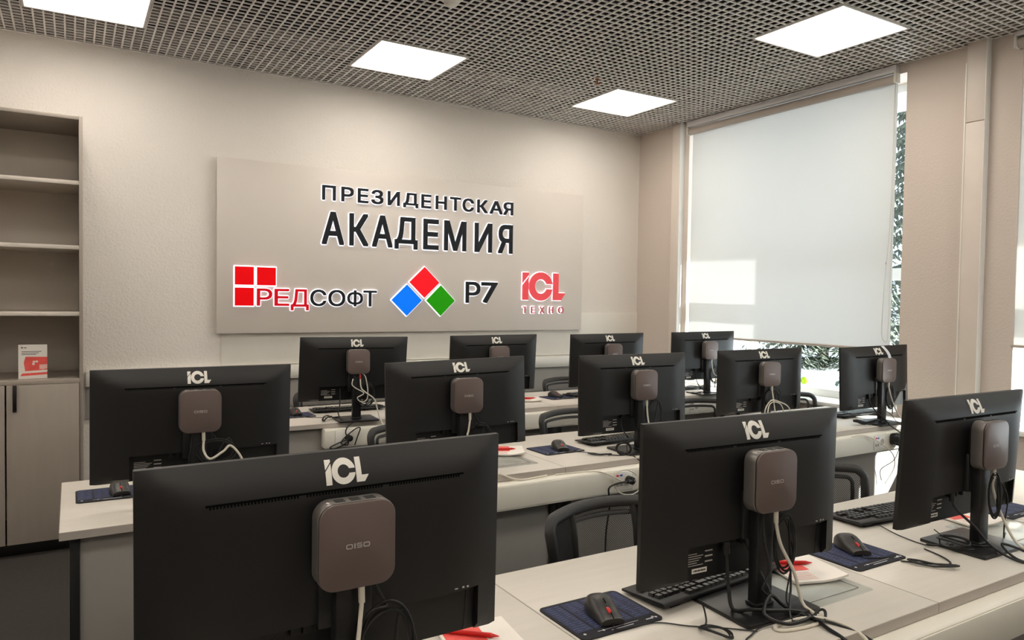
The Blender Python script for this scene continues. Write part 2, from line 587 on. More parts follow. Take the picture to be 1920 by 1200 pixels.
for gx in GX:
    for gy in [GY[0]] + GY[1:]:
        if gx < LX - 0.01: continue
        if any(abs(gx - a) < 0.01 and abs(gy - b) < 0.01 for a, b in LIGHTS): continue
        wd = min(0.6, RX - gx)
        dp = min(0.6, D - gy)
        if gy < FY or wd < 0.1: continue
        k = (round(wd, 3), round(dp, 3))
        if k not in tm: tm[k] = tile_mesh(*k)
        ob('ceiling_tile', tm[k], ceiling, (gx + 0.3, gy + 0.3, H))
# T-rails between the tiles
mb = MB()
for gx in GX:
    if LX < gx < RX: mb.box(gx - 0.004, gx + 0.004, FY, D, H + 0.012, H + 0.04)
for gy in GY:
    if gy > FY: mb.box(LX, RX, gy - 0.004, gy + 0.004, H + 0.012, H + 0.04)
ob('suspension_rail', mb.mesh('suspension_rail', M['blackmetal']), ceiling)
# edge angles
o = MB().box(LX, RX, D - 0.022, D, H - 0.004, H - 0.001).build('trim_1', M['grid'])
struct(o, 'thin grey metal angle along ceiling edge of the sign wall', 'trim')

# wall trunking (dado) and grey band along the sign wall
mb = MB()
mb.box(0.07, RX - 0.001, D - 0.05, D, 0.850, 0.944)
o = mb.build('trim_2', M['trim'], bevel=0.004)
struct(o, 'white horizontal cable duct along the sign wall behind the desks', 'trim')
ob('duct_lid', MB().box(0.07, RX - 0.001, D - 0.053, D - 0.05, 0.866, 0.928).mesh('duct_lid', M['trim'], bevel=0.001), o)
o = MB().box(0.07, RX - 0.001, D - 0.014, D, 0.645, 0.846).build('trim_3', M['greyband'], bevel=0.002)
struct(o, 'grey horizontal band on the wall below the white duct', 'trim')
o = MB().box(0.862, RX - 0.001, D - 0.012, D, 0.95, 1.32).build('trim_4', M['smooth_wall'], bevel=0.002)
struct(o, 'smooth white wall panel below the sign board', 'trim')

# vertical cable risers on the window wall
o = MB().box(RX - 0.058, RX, 4.650, 4.745, 0, H).build('trim_5', M['riser'], bevel=0.003)
struct(o, 'beige vertical riser with light painted on its side between corner and first window', 'trim')
ob('riser_lit_side', MB().box(RX - 0.059, RX, 4.6475, 4.650, 0, H).mesh('riser_lit_side', M['frame']), o)  # white strip paints window light onto the near side
mb = MB().box(RX - 0.052, RX, 2.211, 2.318, 0, 2.50).box(RX - 0.052, RX, 2.211, 2.318, 2.503, H)
o = mb.build('trim_6', M['riser'], bevel=0.003)
struct(o, 'beige vertical riser with light painted on its side on the pier between the windows', 'trim')
ob('riser_lit_side', MB().box(RX - 0.053, RX, 2.2085, 2.211, 0, H).mesh('riser_lit_side', M['frame']), o)  # near side whitened so that it reads as lit by the window
ob('riser_edge', MB().box(RX - 0.055, RX - 0.05, 2.314, 2.322, 0, 2.85).mesh('riser_edge', M['trim']), o)

# windows: frame with transom and mullion, panes, sill
def window(n, ya, yb, mull, label):
    xw0, xw1 = RX + 0.225, RX + 0.295
    mb = MB()
    f = 0.055
    mb.box(xw0, xw1, ya, ya + f, SZ, LZ)
    mb.box(xw0, xw1, yb - f, yb, SZ, LZ)
    mb.box(xw0, xw1, ya + f, yb - f, SZ, SZ + f)
    mb.box(xw0, xw1, ya + f, yb - f, LZ - f, LZ)
    mb.box(xw0, xw1, ya + f, yb - f, 1.60, 1.68)
    mb.box(xw0, xw1, mull - 0.025, mull + 0.025, SZ + f, 1.60)
    wn = struct(mb.build('window_%d' % n, M['frame'], bevel=0.004), label, 'window')
    for a, b, c, d in ((ya + f, mull - 0.025, SZ + f, 1.60), (mull + 0.025, yb - f, SZ + f, 1.60), (ya + f, yb - f, 1.68, LZ - f)):
        ob('pane', MB().box(RX + 0.255, RX + 0.261, a, b, c, d).mesh('pane', M['glass']), wn)
    ob('sill', MB().box(RX - 0.05, xw0 + 0.01, ya - 0.0, yb, SZ - 0.03, SZ).mesh('sill', M['sill'], bevel=0.004), wn)
    return wn
window(1, Y1a, Y1b, 4.10, 'white framed window behind the large lowered blind')
window(2, Y2a, Y2b, 0.20, 'white framed window at the right edge')
o = MB().box(RX + WT + 0.001, RX + WT + 0.56, -1.5, 7.2, 2.93, 3.10).build('sun_blocker_slab', M['sun_blocker'])  # unseen slab, added to limit the height of the sun patches
struct(o, 'unseen slab added outside to keep sun off the upper blinds', 'sun blocker')
o = MB().box(RX + WT + 0.001, 60, -30, 65, -0.4, -0.15).build('ground', M['snow'])
struct(o, 'snow covered ground outside the window', 'ground')

# ------------------------------------------------------------------ ceiling lights, detector, sprinkler
lhm = MB().box(-0.297, 0.297, -0.297, 0.297, 0.031, 0.055).mesh('housing', M['lampframe'])
LN = {(-0.232, 4.155): 'square ceiling light cut by the top left corner above the cabinet',
      (1.568, 4.155): 'square ceiling light above the sign board',
      (3.368, 4.155): 'small far square ceiling light before the corner by the blind',
      (3.368, 2.355): 'large square ceiling light at top right above the blind'}
fr = MB()
fr.box(-0.298, 0.298, -0.298, -0.283, -0.004, 0.03).box(-0.298, 0.298, 0.283, 0.298, -0.004, 0.03)
fr.box(-0.298, -0.283, -0.283, 0.283, -0.004, 0.03).box(0.283, 0.298, -0.283, 0.283, -0.004, 0.03)
frm = fr.mesh('light_frame', M['lampframe'], bevel=0.001)
dfm = MB().box(-0.283, 0.283, -0.283, 0.283, 0.002, 0.026).mesh('diffuser', M['lamp'])
for i, (x, y) in enumerate(LIGHTS):
    lb = LN.get((x, y), 'square ceiling light behind or beside the viewer outside the picture')
    t = thing('ceiling_light', lb, 'ceiling light', (x + 0.3, y + 0.3, H), 0, 'square ceiling lights')
    ob('light_frame', frm, t)
    ob('diffuser', dfm, t)
    ob('housing', lhm, t)
t = thing('smoke_detector', 'round white smoke detector at the top edge of the ceiling', 'detector', (1.66, 3.40, H))
ob('base', MB().lathe([(0.05, 0), (0.05, -0.012), (0.045, -0.014)]).mesh('base', M['trim'], smooth=True), t)
ob('sensor_cap', MB().lathe([(0.036, -0.014), (0.036, -0.03), (0.022, -0.04), (0.001, -0.042)]).mesh('sensor_cap', M['trim'], smooth=True), t)
t = thing('sprinkler', 'small brown sprinkler head poking through the grid ceiling', 'sprinkler', (3.106, 4.055, H))
ob('pipe', MB().lathe([(0.012, 0.32), (0.012, 0.0)], seg=12).mesh('pipe', M['brass'], smooth=True), t)
ob('head', MB().lathe([(0.016, 0.0), (0.016, -0.012), (0.006, -0.014), (0.005, -0.034), (0.02, -0.036), (0.02, -0.040), (0.004, -0.042)], seg=14).mesh('head', M['brass'], smooth=True), t)
ob('escutcheon', MB().lathe([(0.026, 0.001), (0.026, -0.004), (0.012, -0.006)], seg=16).mesh('escutcheon', M['trim'], smooth=True), t)

# ------------------------------------------------------------------ blinds
def blind(ya, yb, zt, zb, label, chain_y=None):
    t = thing('roller_blind', label, 'blind', (RX - 0.02, (ya + yb) / 2, zb), 0, 'roller blinds')
    hw = (yb - ya) / 2
    hz = zt - zb
    rl = MB(); rl.lathe([(0.03, -hw), (0.03, hw)], (0.0, 0, hz - 0.03), 20, 'y')
    ob('roller', rl.mesh('roller', M['rail'], smooth=True), t)
    c = MB().box(-0.030, 0.019, -hw - 0.012, hw + 0.012, hz + 0.004, H - zb - 0.006)
    ob('head_rail', c.mesh('head_rail', M['cassette'], bevel=0.003), t)
    for s in (-1, 1):
        b = MB().box(-0.034, 0.02, min(s * hw, s * (hw + 0.014)), max(s * hw, s * (hw + 0.014)), hz - 0.062, hz + 0.004)
        ob('end_bracket', b.mesh('end_bracket', M['trim'], bevel=0.003), t)
    f = MB()
    N = 12
    for i in range(N + 1):
        yy = -hw + 0.004 + (2 * hw - 0.008) * i / N
        xo = 0.0025 * math.sin(i * 1.3)
        f.v += [(0.028, yy, hz - 0.03), (0.027 + xo * 0.5, yy, hz * 0.5), (0.026 + xo, yy, 0.012)]
    for i in range(N):
        for k in (0, 1):
            a = i * 3 + k
            f.f.append((a, a + 1, a + 4, a + 3))
    ob('fabric', f.mesh('fabric', M['blind'], smooth=True), t)
    ob('bottom_rail', MB().box(0.016, 0.036, -hw, hw, 0.0, 0.016).mesh('bottom_rail', M['rail'], bevel=0.004), t)
    if chain_y is not None:
        q = chain_y - (ya + yb) / 2
        z1, z0 = hz - 0.03, 0.07
        pts = [(0.0, q - 0.014, z1), (-0.002, q - 0.012, (z0 + z1) / 2), (0.0, q + 0.016, z0 + 0.35), (-0.004, q + 0.022, z0 + 0.06), (0, q + 0.008, z0), (0.004, q - 0.014, z0 + 0.03), (0.002, q - 0.02, z0 + 0.4), (0.002, q - 0.02, (z0 + z1) / 2), (0, q - 0.018, z1)]
        ch = MB().tube(smooth_path(pts, 6), 0.0018, 6)
        ob('bead_chain', ch.mesh('bead_chain', M['chain'], smooth=True), t)
        ob('chain_joiner', MB().lathe([(0.001, -0.008), (0.004, -0.005), (0.004, 0.005), (0.001, 0.008)], (0, q + 0.012, z0 + 0.5), 10).mesh('chain_joiner', M['chain'], smooth=True), t)
    return t
blind(2.762, 4.572, 2.905, 1.132, 'large lowered pale roller blind with bright sun patches', 2.785)
blind(-0.5, 2.058, 2.925, 1.205, 'roller blind cut by the right edge of the picture', None)

# ------------------------------------------------------------------ sign board
SY = 5.189
sg = thing('sign_board', 'large beige sign board with lit letters and logos', 'sign', (2.335, SY, 1.17))
def sg_ob(name, mb, m, parent=None, **k):
    me = mb.mesh(name, m, **k)
    o = ob(name, me, parent or sg)
    if parent is None: o.location = (-2.335, -SY, -1.17)
    return o
sg_ob('board', MB().box(0.826, 3.846, SY, SY + 0.012, 1.171, 2.350), M['sign'], bevel=0.0015)
sg_ob('backing_frame', MB().box(0.83, 3.842, SY + 0.012, SY + 0.038, 1.175, 2.346), M['signedge'])

def letter(ch, x0, x1, z0, z1, m, bold, halo=0.009, thick=0.010):
    L0 = glyph_loops(ch)
    xs = [p[0] for L in L0 for p in L]; ys = [p[1] for L in L0 for p in L]
    a0, a1, b0, b1 = min(xs), max(xs), min(ys), max(ys)
    g = bold
    kx, kz = (x1 - x0 - 2 * g) / (a1 - a0), (z1 - z0 - 2 * g) / (b1 - b0)
    def put(dx, dz):
        return [[(x0 + g + dx + (p[0] - a0) * kx, z0 + g + dz + (p[1] - b0) * kz) for p in L] for L in L0]
    sq = [(-bold, -bold), (bold, -bold), (bold, bold), (-bold, bold)] if bold else [(0, 0)]
    o = sg_ob('letter', solid([L for q in sq for L in put(*q)], SY - 0.008 - thick, SY - 0.008), M[m])
    ring = []
    r = halo + bold * 1.2
    for k in range(12):
        ring += put(r * math.cos(2 * PI * k / 12), r * math.sin(2 * PI * k / 12))
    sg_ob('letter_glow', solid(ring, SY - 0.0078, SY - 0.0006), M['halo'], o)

ROWS = [
 ([('П',1.528,1.627),('Р',1.668,1.760),('Е',1.791,1.872),('З',1.895,1.988),('И',2.023,2.119),('Д',2.148,2.269),('Е',2.296,2.378),('Н',2.417,2.511),('Т',2.541,2.634),('С',2.652,2.750),('К',2.783,2.879),('А',2.897,3.019),('Я',3.025,3.119)], 2.120, 2.226, 'ltr_dark', 0.0032, 0.0042),
 ([('А',1.527,1.691),('К',1.730,1.877),('А',1.903,2.065),('Д',2.081,2.269),('Е',2.316,2.446),('М',2.493,2.688),('И',2.764,2.924),('Я',2.980,3.119)], 1.804, 2.040, 'ltr_dark', 0.0055, 0.0052),
 ([('Р',1.082,1.185),('Е',1.200,1.301),('Д',1.312,1.438)], 1.360, 1.479, 'ltr_crim', 0.0020, 0.0048),
 ([('С',1.449,1.563),('О',1.579,1.703),('Ф',1.719,1.837),('Т',1.841,1.944)], 1.360, 1.479, 'ltr_dark', 0.0020, 0.0048),
 ([('Р',2.689,2.820),('7',2.831,2.984)], 1.395, 1.565, 'ltr_dark', 0.0035, 0.0055),
 ([('Т',3.227,3.271),('Е',3.311,3.351),('Х',3.397,3.444),('Н',3.491,3.535),('О',3.587,3.642)], 1.313, 1.370, 'ltr_coral_dark', 0.001, 0.0035)]
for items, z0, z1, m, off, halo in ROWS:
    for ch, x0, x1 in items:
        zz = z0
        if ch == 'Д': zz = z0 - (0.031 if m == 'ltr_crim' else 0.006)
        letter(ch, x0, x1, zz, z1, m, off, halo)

def tile_logo(name, poly, m, grow=0.012):
    cx = sum(p[0] for p in poly) / len(poly); cz = sum(p[1] for p in poly) / len(poly)
    o = sg_ob(name, MB().prism(poly, SY - 0.02, SY - 0.008), M[m])
    big = []
    for p in poly:
        d = math.hypot(p[0] - cx, p[1] - cz)
        big.append((cx + (p[0] - cx) * (1 + grow * 1.35 / d), cz + (p[1] - cz) * (1 + grow * 1.35 / d)))
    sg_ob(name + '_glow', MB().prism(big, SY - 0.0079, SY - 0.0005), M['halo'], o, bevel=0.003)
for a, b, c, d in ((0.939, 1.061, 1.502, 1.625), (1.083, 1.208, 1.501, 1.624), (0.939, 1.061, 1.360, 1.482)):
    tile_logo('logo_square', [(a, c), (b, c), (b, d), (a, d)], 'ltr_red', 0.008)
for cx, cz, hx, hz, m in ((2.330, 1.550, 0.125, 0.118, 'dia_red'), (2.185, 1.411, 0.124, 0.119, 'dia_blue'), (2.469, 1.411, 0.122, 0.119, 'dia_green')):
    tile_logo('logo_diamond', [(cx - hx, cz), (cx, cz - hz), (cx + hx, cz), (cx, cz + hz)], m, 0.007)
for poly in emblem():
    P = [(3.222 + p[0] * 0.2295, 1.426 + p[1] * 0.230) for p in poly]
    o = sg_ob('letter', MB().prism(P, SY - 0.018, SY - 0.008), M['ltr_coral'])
    cx = sum(p[0] for p in P) / len(P); cz = sum(p[1] for p in P) / len(P)
    # glow rim: outline offset along its normals
    n = len(P)
    ar = sum(P[i][0] * P[(i + 1) % n][1] - P[(i + 1) % n][0] * P[i][1] for i in range(n))
    sg_n = 1 if ar > 0 else -1
    Q = []
    for i in range(n):
        a = Vector(P[i - 1]); b = Vector(P[i]); c = Vector(P[(i + 1) % n])
        e1 = (b - a).normalized(); e2 = (c - b).normalized()
        n1 = Vector((e1.y, -e1.x)) * sg_n; n2 = Vector((e2.y, -e2.x)) * sg_n
        nn = n1 + n2
        nn = nn.normalized() if nn.length > 1e-4 else n1
        Q.append(tuple(b + nn * 0.006))
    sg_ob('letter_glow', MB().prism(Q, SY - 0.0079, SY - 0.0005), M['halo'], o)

# ------------------------------------------------------------------ cabinet with shelves at the left
cx0, cx1, cy0, cy1 = -0.665, 0.052, 4.71, 5.232
cab = thing('shelf_cabinet', 'tall grey cabinet with open shelves above two doors', 'cabinet', (0, 4.97, 0))
def cb(name, a, b, c, d, e, f, m='cab', parent=None, bev=0.001):
    o = ob(name, MB().box(a, b, c, d, e, f).mesh(name, M[m], bevel=bev), parent or cab)
    if parent is None: o.location = (0, -4.97, 0)
    return o
cb('side_panel', cx1 - 0.018, cx1, cy0, cy1, 0.07, 2.404)
cb('side_panel', cx0, cx0 + 0.018, cy0, cy1, 0.07, 2.404)
cb('top_panel', cx0 + 0.018, cx1 - 0.018, cy0, cy1, 2.385, 2.404)
cb('back_panel', cx0 + 0.018, cx1 - 0.018, cy1 - 0.008, cy1, 0.07, 2.385, 'cabin')
for z in (2.040, 1.683, 1.314):
    cb('shelf', cx0 + 0.018, cx1 - 0.018, cy0 + 0.012, cy1 - 0.008, z - 0.011, z + 0.011, 'cabin')
cb('counter_shelf', cx0 + 0.018, cx1 - 0.018, cy0 - 0.004, cy1 - 0.008, 0.932, 0.954)
for a, b, hx in ((-0.302, 0.033, -0.264), (-0.647, -0.308, -0.347)):
    d = cb('door', a + 0.001, b - 0.001, cy0 - 0.018, cy0 - 0.001, 0.072, 0.930)
    hd = cb('handle', hx - 0.009, hx + 0.009, cy0 - 0.034, cy0 - 0.018, 0.79, 0.932, 'handle', d, 0.002)
cb('plinth', cx0 + 0.01, cx1 - 0.01, cy0 + 0.03, cy1, 0.0, 0.07, 'handle')
# booklet standing on the counter shelf
bk = thing('booklet', 'white booklet with red laptop picture standing on the cabinet shelf', 'booklet', (-0.186, 4.80, 0.954), R(3))
ob('cover', MB().box(-0.067, 0.067, -0.004, 0.004, 0.0, 0.188).mesh('cover', M['paper'], bevel=0.001), bk, rot=(R(-5), 0, 0))
cv = bk.children[0]
ob('red_picture', MB().prism([(-0.036, 0.042), (0.067, 0.048), (0.067, 0.118), (-0.034, 0.122), (-0.042, 0.09)], -0.0052, -0.004).mesh('red_picture', M['paperred']), cv)
ob('pink_band', MB().prism([(-0.058, 0.016), (0.067, 0.022), (0.067, 0.034), (-0.05, 0.03)], -0.0051, -0.004).mesh('pink_band', M['paperred']), cv)
ob('speech_bubble', MB().prism([(0.03, 0.052), (0.046, 0.052), (0.042, 0.046), (0.052, 0.052), (0.067, 0.054), (0.067, 0.078), (0.03, 0.076)], -0.0058, -0.0052).mesh('speech_bubble', M['paperpink']), cv)
for a, b in ((-0.001, 0.088), (0.012, 0.089), (-0.003, 0.076)):
    ob('logo_square', MB().box(a, a + 0.011, -0.006, -0.0052, b, b + 0.010).mesh('logo_square', M['paper']), cv)
mb = MB()
for i in range(3): mb.box(-0.052, 0.04 - 0.012 * i, -0.0048, -0.004, 0.148 - 0.008 * i, 0.151 - 0.008 * i)
mb.box(-0.054, -0.046, -0.0048, -0.004, 0.168, 0.176).box(-0.043, -0.028, -0.0048, -0.004, 0.169, 0.173)
ob('title_lines', mb.mesh('title_lines', M['print']), cv)

# ------------------------------------------------------------------ desks
DZ = 0.74
def desk_row(yf, joints, labels, group, dz=0.65):
    for i in range(len(joints) - 1):
        x0, x1 = joints[i] + 0.0015, joints[i + 1] - 0.0015
        t = thing('desk', labels[i], 'desk', ((x0 + x1) / 2, yf + dz / 2, 0), 0, group)
        hw = (x1 - x0) / 2
        ob('desktop', MB().box(-hw, hw, -dz / 2 + 0.0015, dz / 2, DZ - 0.025, DZ).mesh('desktop', M['desk'], bevel=0.0012), t)
        ob('edge_band', MB().box(-hw, hw, -dz / 2, -dz / 2 + 0.0015, DZ - 0.0245, DZ - 0.0008).mesh('edge_band', M['deskedge']), t)
        ob('edge_band', MB().box(-hw - 0.001, -hw, -dz / 2 + 0.001, dz / 2, DZ - 0.0245, DZ - 0.0008).mesh('edge_band', M['deskedge']), t)
        ob('modesty_panel', MB().box(-hw + 0.052, hw - 0.052, -dz / 2 + 0.04, -dz / 2 + 0.058, 0.24, DZ - 0.026).mesh('modesty_panel', M['modesty'], bevel=0.001), t)
        for s in (-1, 1):
            a = s * (hw - 0.038)
            mb = MB().box(a - 0.013, a + 0.013, -dz / 2 + 0.03, -dz / 2 + 0.08, 0.03, DZ - 0.026)
            mb.box(a - 0.013, a + 0.013, -dz / 2 + 0.0301, -0.05, 0.0, 0.0299)
            mb.box(a - 0.0129, a + 0.0129, -dz / 2 + 0.08, dz / 2 - 0.08, DZ - 0.06, DZ - 0.0261)
            ob('leg', mb.mesh('leg', M['blackmetal'], bevel=0.002), t)
ORD = ['first', 'second', 'third', 'fourth', 'fifth']
YF, YM, YB = 0.925, 2.46, 3.905
JF = [0.03, 0.886, 1.742, 2.60, 3.46]
JM = [-0.035, 0.86, 1.757, 2.63, 3.492, 4.37]
JB = [0.92, 1.82, 2.72, 3.62, 4.50]
desk_row(YF, JF, ['light grey desk under the large monitor at lower left',
                  'light grey desk with clear sheet under the middle front monitor',
                  'light grey desk under the monitor cut by the right edge',
                  'front row desk beyond the right edge holding a mouse pad'], 'desks of the front row')
desk_row(YM, JM, ['light grey desk with free left end beside the grey cabinet',
                  'middle row desk with booklet and clear sheet, second from the cabinet',
                  'middle row desk above the trunking sockets with red and blue marks',
                  'middle row desk fourth from the cabinet', 'sunlit middle row desk at the window end'], 'desks of the middle row')
desk_row(YB, JB, ['back row desk above the white double socket box',
                  'back row desk second from the socket box, booklet on it',
                  'back row desk third from the socket box',
                  'back row desk in the window corner'], 'desks of the back row')

# trunking under the front edges, one run per row
def trunking(yf, x0, x1, label, socks):
    t = thing('cable_trunking', label, 'trunking', ((x0 + x1) / 2, yf - 0.02, 0.61))
    q = (-(x0 + x1) / 2, -yf + 0.02, -0.61)
    y0, y1 = yf - 0.042, yf + 0.028
    prof = [(y0, 0.61), (y1, 0.61), (y1, 0.7135), (y0 + 0.006, 0.7135), (y0, 0.708)]
    o = ob('body', MB().prism(prof, x0, x1, 'x').mesh('body', M['trunk'], bevel=0.0012), t); o.location = q
    # cover strips between the sockets
    cuts = sorted([(s[0] - 0.05, s[0] + 0.05) for s in socks])
    xs = x0
    for a, b in cuts + [(x1, x1)]:
        if a - xs > 0.02:
            o = ob('cover', MB().box(xs + 0.001, a - 0.001, y0 - 0.003, y0, 0.617, 0.705).mesh('cover', M['trunk'], bevel=0.001), t); o.location = q
        xs = b
    for sx, kind in socks:
        o = ob('socket_frame', MB().box(sx - 0.049, sx + 0.049, y0 - 0.005, y0, 0.622, 0.702).mesh('socket_frame', M['socket'], bevel=0.002), t); o.location = q
        for j, kd in enumerate(kind):
            cx = sx - 0.0235 + 0.047 * j
            if kd == 's':
                mb = MB().lathe([(0.0215, 0.0), (0.0215, -0.002), (0.019, -0.002), (0.0185, 0.0), (0.001, 0.0005)], (cx, y0 - 0.0052, 0.662), 20, 'y')
                ob('socket_ring', mb.mesh('socket_ring', M['socket'], smooth=True), o)
                ob('socket_well', MB().lathe([(0.0175, 0), (0.0175, -0.0008)], (cx, y0 - 0.0052, 0.662), 20, 'y').mesh('socket_well', M['deskedge'], smooth=True), o)
            elif kd == 'd':
                for k2, mm in ((-1, 'red'), (1, 'blue')):
                    ob('marker', MB().box(cx + k2 * 0.010 - 0.006, cx + k2 * 0.010 + 0.006, y0 - 0.007, y0 - 0.005, 0.683, 0.690).mesh('marker', M[mm]), o)
                    ob('network_port', MB().box(cx + k2 * 0.010 - 0.007, cx + k2 * 0.010 + 0.007, y0 - 0.006, y0 - 0.005, 0.640, 0.655).mesh('network_port', M['deskedge']), o)
    return t
trunking(YF, 0.06, 3.43, 'white cable trunking along the front row desk edge', [(2.55, 'ds'), (1.05, 'ds')])
trunking(YM, 0.87, 4.33, 'long white cable trunking along the middle row desk edge', [(1.10, 'ds'), (2.03, 'ds'), (3.88, 'ds')])
trunking(YB, 1.166, 4.46, 'white cable trunking along the back row, ending at a socket box', [(1.27, 'bs'), (2.05, 'ds'), (2.95, 'ds'), (3.9, 'ds')])

# ------------------------------------------------------------------ monitors
MW, MH = 0.613, 0.362
BU = 0.030
def ease(t):
    t = max(0.0, min(1.0, t))
    return 1 - (1 - t) ** 2
def bulge(x, z):
    dx = MW / 2 - abs(x)
    dt = MH / 2 - z
    db = z + MH / 2
    return 0.0015 + BU * min(ease(dx / 0.115), ease(dt / 0.074), ease((db + 0.004) / 0.02))
RXa, RXb, RZ = -0.198, 0.258, -0.094
def housing_mesh():
    xs = sorted(set([-MW / 2 + MW * i / 36 for i in range(37)] + [RXa - 0.0004, RXa + 0.0004, RXb - 0.0004, RXb + 0.0004]))
    zs = sorted(set([-MH / 2 + MH * i / 24 for i in range(25)] + [RZ - 0.0004, RZ + 0.0004]))
    mb = MB()
    for z in zs:
        for x in xs:
            zr = RZ
            inrec = RXa < x < RXb and z < zr
            h = 0.0035 if inrec else bulge(x, z)
            if abs(abs(x) - MW / 2) < 1e-6 or abs(abs(z) - MH / 2) < 1e-6:
                h = 0.0035 if (inrec) else (0.0015 if z > -MH / 2 + 1e-6 or abs(abs(x) - MW / 2) < 1e-6 else 0.008)
            mb.v.append((x, -h, z))
    nx, nz = len(xs), len(zs)
    for j in range(nz - 1):
        for i in range(nx - 1):
            a = j * nx + i
            mb.f.append((a, a + 1, a + nx + 1, a + nx))
    # rim wall and front
    loop = [i for i in range(nx)] + [j * nx + nx - 1 for j in range(1, nz)] + [(nz - 1) * nx + i for i in range(nx - 2, -1, -1)] + [j * nx for j in range(nz - 2, 0, -1)]
    n0 = len(mb.v)
    for i in loop:
        v = mb.v[i]
        mb.v.append((v[0], 0.010, v[2]))
    L = len(loop)
    for k in range(L):
        mb.f.append((loop[k], n0 + k, n0 + (k + 1) % L, loop[(k + 1) % L]))
    mb.f.append(tuple(n0 + k for k in range(L)))
    return mb.mesh('housing', M['screenback'], smooth=True, ang=40)
HM = housing_mesh()
def conform(polys, name, m, lift=0.0009):
    """flat print laid on the curved back of the monitor"""
    mb = MB()
    for poly in polys: mb.prism(poly, -1.0, 0.0)
    me = mb.mesh(name, m)
    bm = bmesh.new(); bm.from_mesh(me)
    z0 = min(v.co.z for v in bm.verts); z1 = max(v.co.z for v in bm.verts)
    x0 = min(v.co.x for v in bm.verts); x1 = max(v.co.x for v in bm.verts)
    for ax, a, b, n in (('z', z0, z1, 12), ('x', x0, x1, 10)):
        for i in range(1, n):
            q = a + (b - a) * i / n
            bmesh.ops.bisect_plane(bm, geom=bm.verts[:] + bm.edges[:] + bm.faces[:], plane_co=(q if ax == 'x' else 0, 0, q if ax == 'z' else 0), plane_no=(1, 0, 0) if ax == 'x' else (0, 0, 1))
    for v in bm.verts:
        h = bulge(v.co.x, v.co.z)
        v.co.y = -(h + lift) if v.co.y < -0.5 else -(h - 0.001)
    bm.to_mesh(me); bm.free()
    return me
LOGO = conform([[(-0.030 + p[0] * 0.0378, 0.1315 + p[1] * 0.0378) for p in poly] for poly in emblem()], 'logo', M['logo'])
slots = [[(-0.213, 0.1215), (0.218, 0.1215), (0.218, 0.1247), (-0.213, 0.1247)]]
for i in range(84):
    if i in (27, 28, 55, 56): continue
    slots.append([(-0.208 + 0.005 * i, 0.1180), (-0.2052 + 0.005 * i, 0.1180), (-0.2052 + 0.005 * i, 0.1219), (-0.208 + 0.005 * i, 0.1219)])
vent_b = MB()
for sl in slots:
    vent_b.prism(sl, lambda p: -(bulge(p[0], p[1]) + 0.0006), lambda p: -(bulge(p[0], p[1]) - 0.003))
VENT = vent_b.mesh('vent_slot', M['vent'])
RECESS = MB().box(RXa + 0.001, RXb - 0.001, -0.0055, -0.003, -0.1795, RZ - 0.001)
RECESS.prism([(RXb - 0.022, -0.179), (RXb - 0.004, -0.179), (RXb - 0.001, RZ - 0.002), (RXb - 0.016, RZ - 0.002)], -0.0065, -0.0054)
RECESS = RECESS.mesh('port_recess', M['recess'])
mb = MB()
for i in range(6): mb.box(-0.184, -0.150 + 0.006 * ((i * 7) % 4), -0.0062, -0.005, -0.122 - 0.0052 * i, -0.1205 - 0.0052 * i)
for i in range(3): mb.box(-0.126, -0.104, -0.0062, -0.005, -0.120 - 0.012 * i, -0.117 - 0.012 * i)
TEXTLINES = mb.mesh('label_print', M['logodim'])
mb = MB()
x = -0.163
mb.box(-0.164, -0.120, -0.0062, -0.005, -0.166, -0.155)
BARCODE = mb.mesh('barcode_label', M['logo'])
mb = MB()
for i in range(12): mb.box(-0.160 + 0.003 * i, -0.1588 + 0.003 * i + 0.0006 * (i % 3), -0.0066, -0.006, -0.1625, -0.1585)
BARS = mb.mesh('barcode_bars', M['vent'])
mb = MB()
mb.box(0.205, 0.211, -BU - 0.002, -BU - 0.0012, -0.088, -0.086).box(0.220, 0.224, -BU - 0.002, -BU - 0.0012, -0.088, -0.085).box(0.229, 0.233, -BU - 0.002, -BU - 0.0012, -0.088, -0.085)
PORTMARK = mb.mesh('port_marks', M['logodim'])
mb = MB().lathe([(0.0032, 0), (0.0032, -0.0012), (0.0015, -0.0016)], (0.292, -0.004, -0.112), 10, 'y')
SCREW = mb.mesh('screw_hole', M['vent'])
SCREEN = MB().box(-MW / 2 + 0.008, MW / 2 - 0.008, 0.0101, 0.0108, -MH / 2 + 0.018, MH / 2 - 0.008).mesh('screen', M['screen'])
PORTS = MB()
for px in (-0.075, -0.055, -0.02): PORTS.box(px - 0.009, px + 0.009, -0.020, -0.004, -0.112, -0.096)
PORTS = PORTS.mesh('port_block', M['recess'], bevel=0.001)
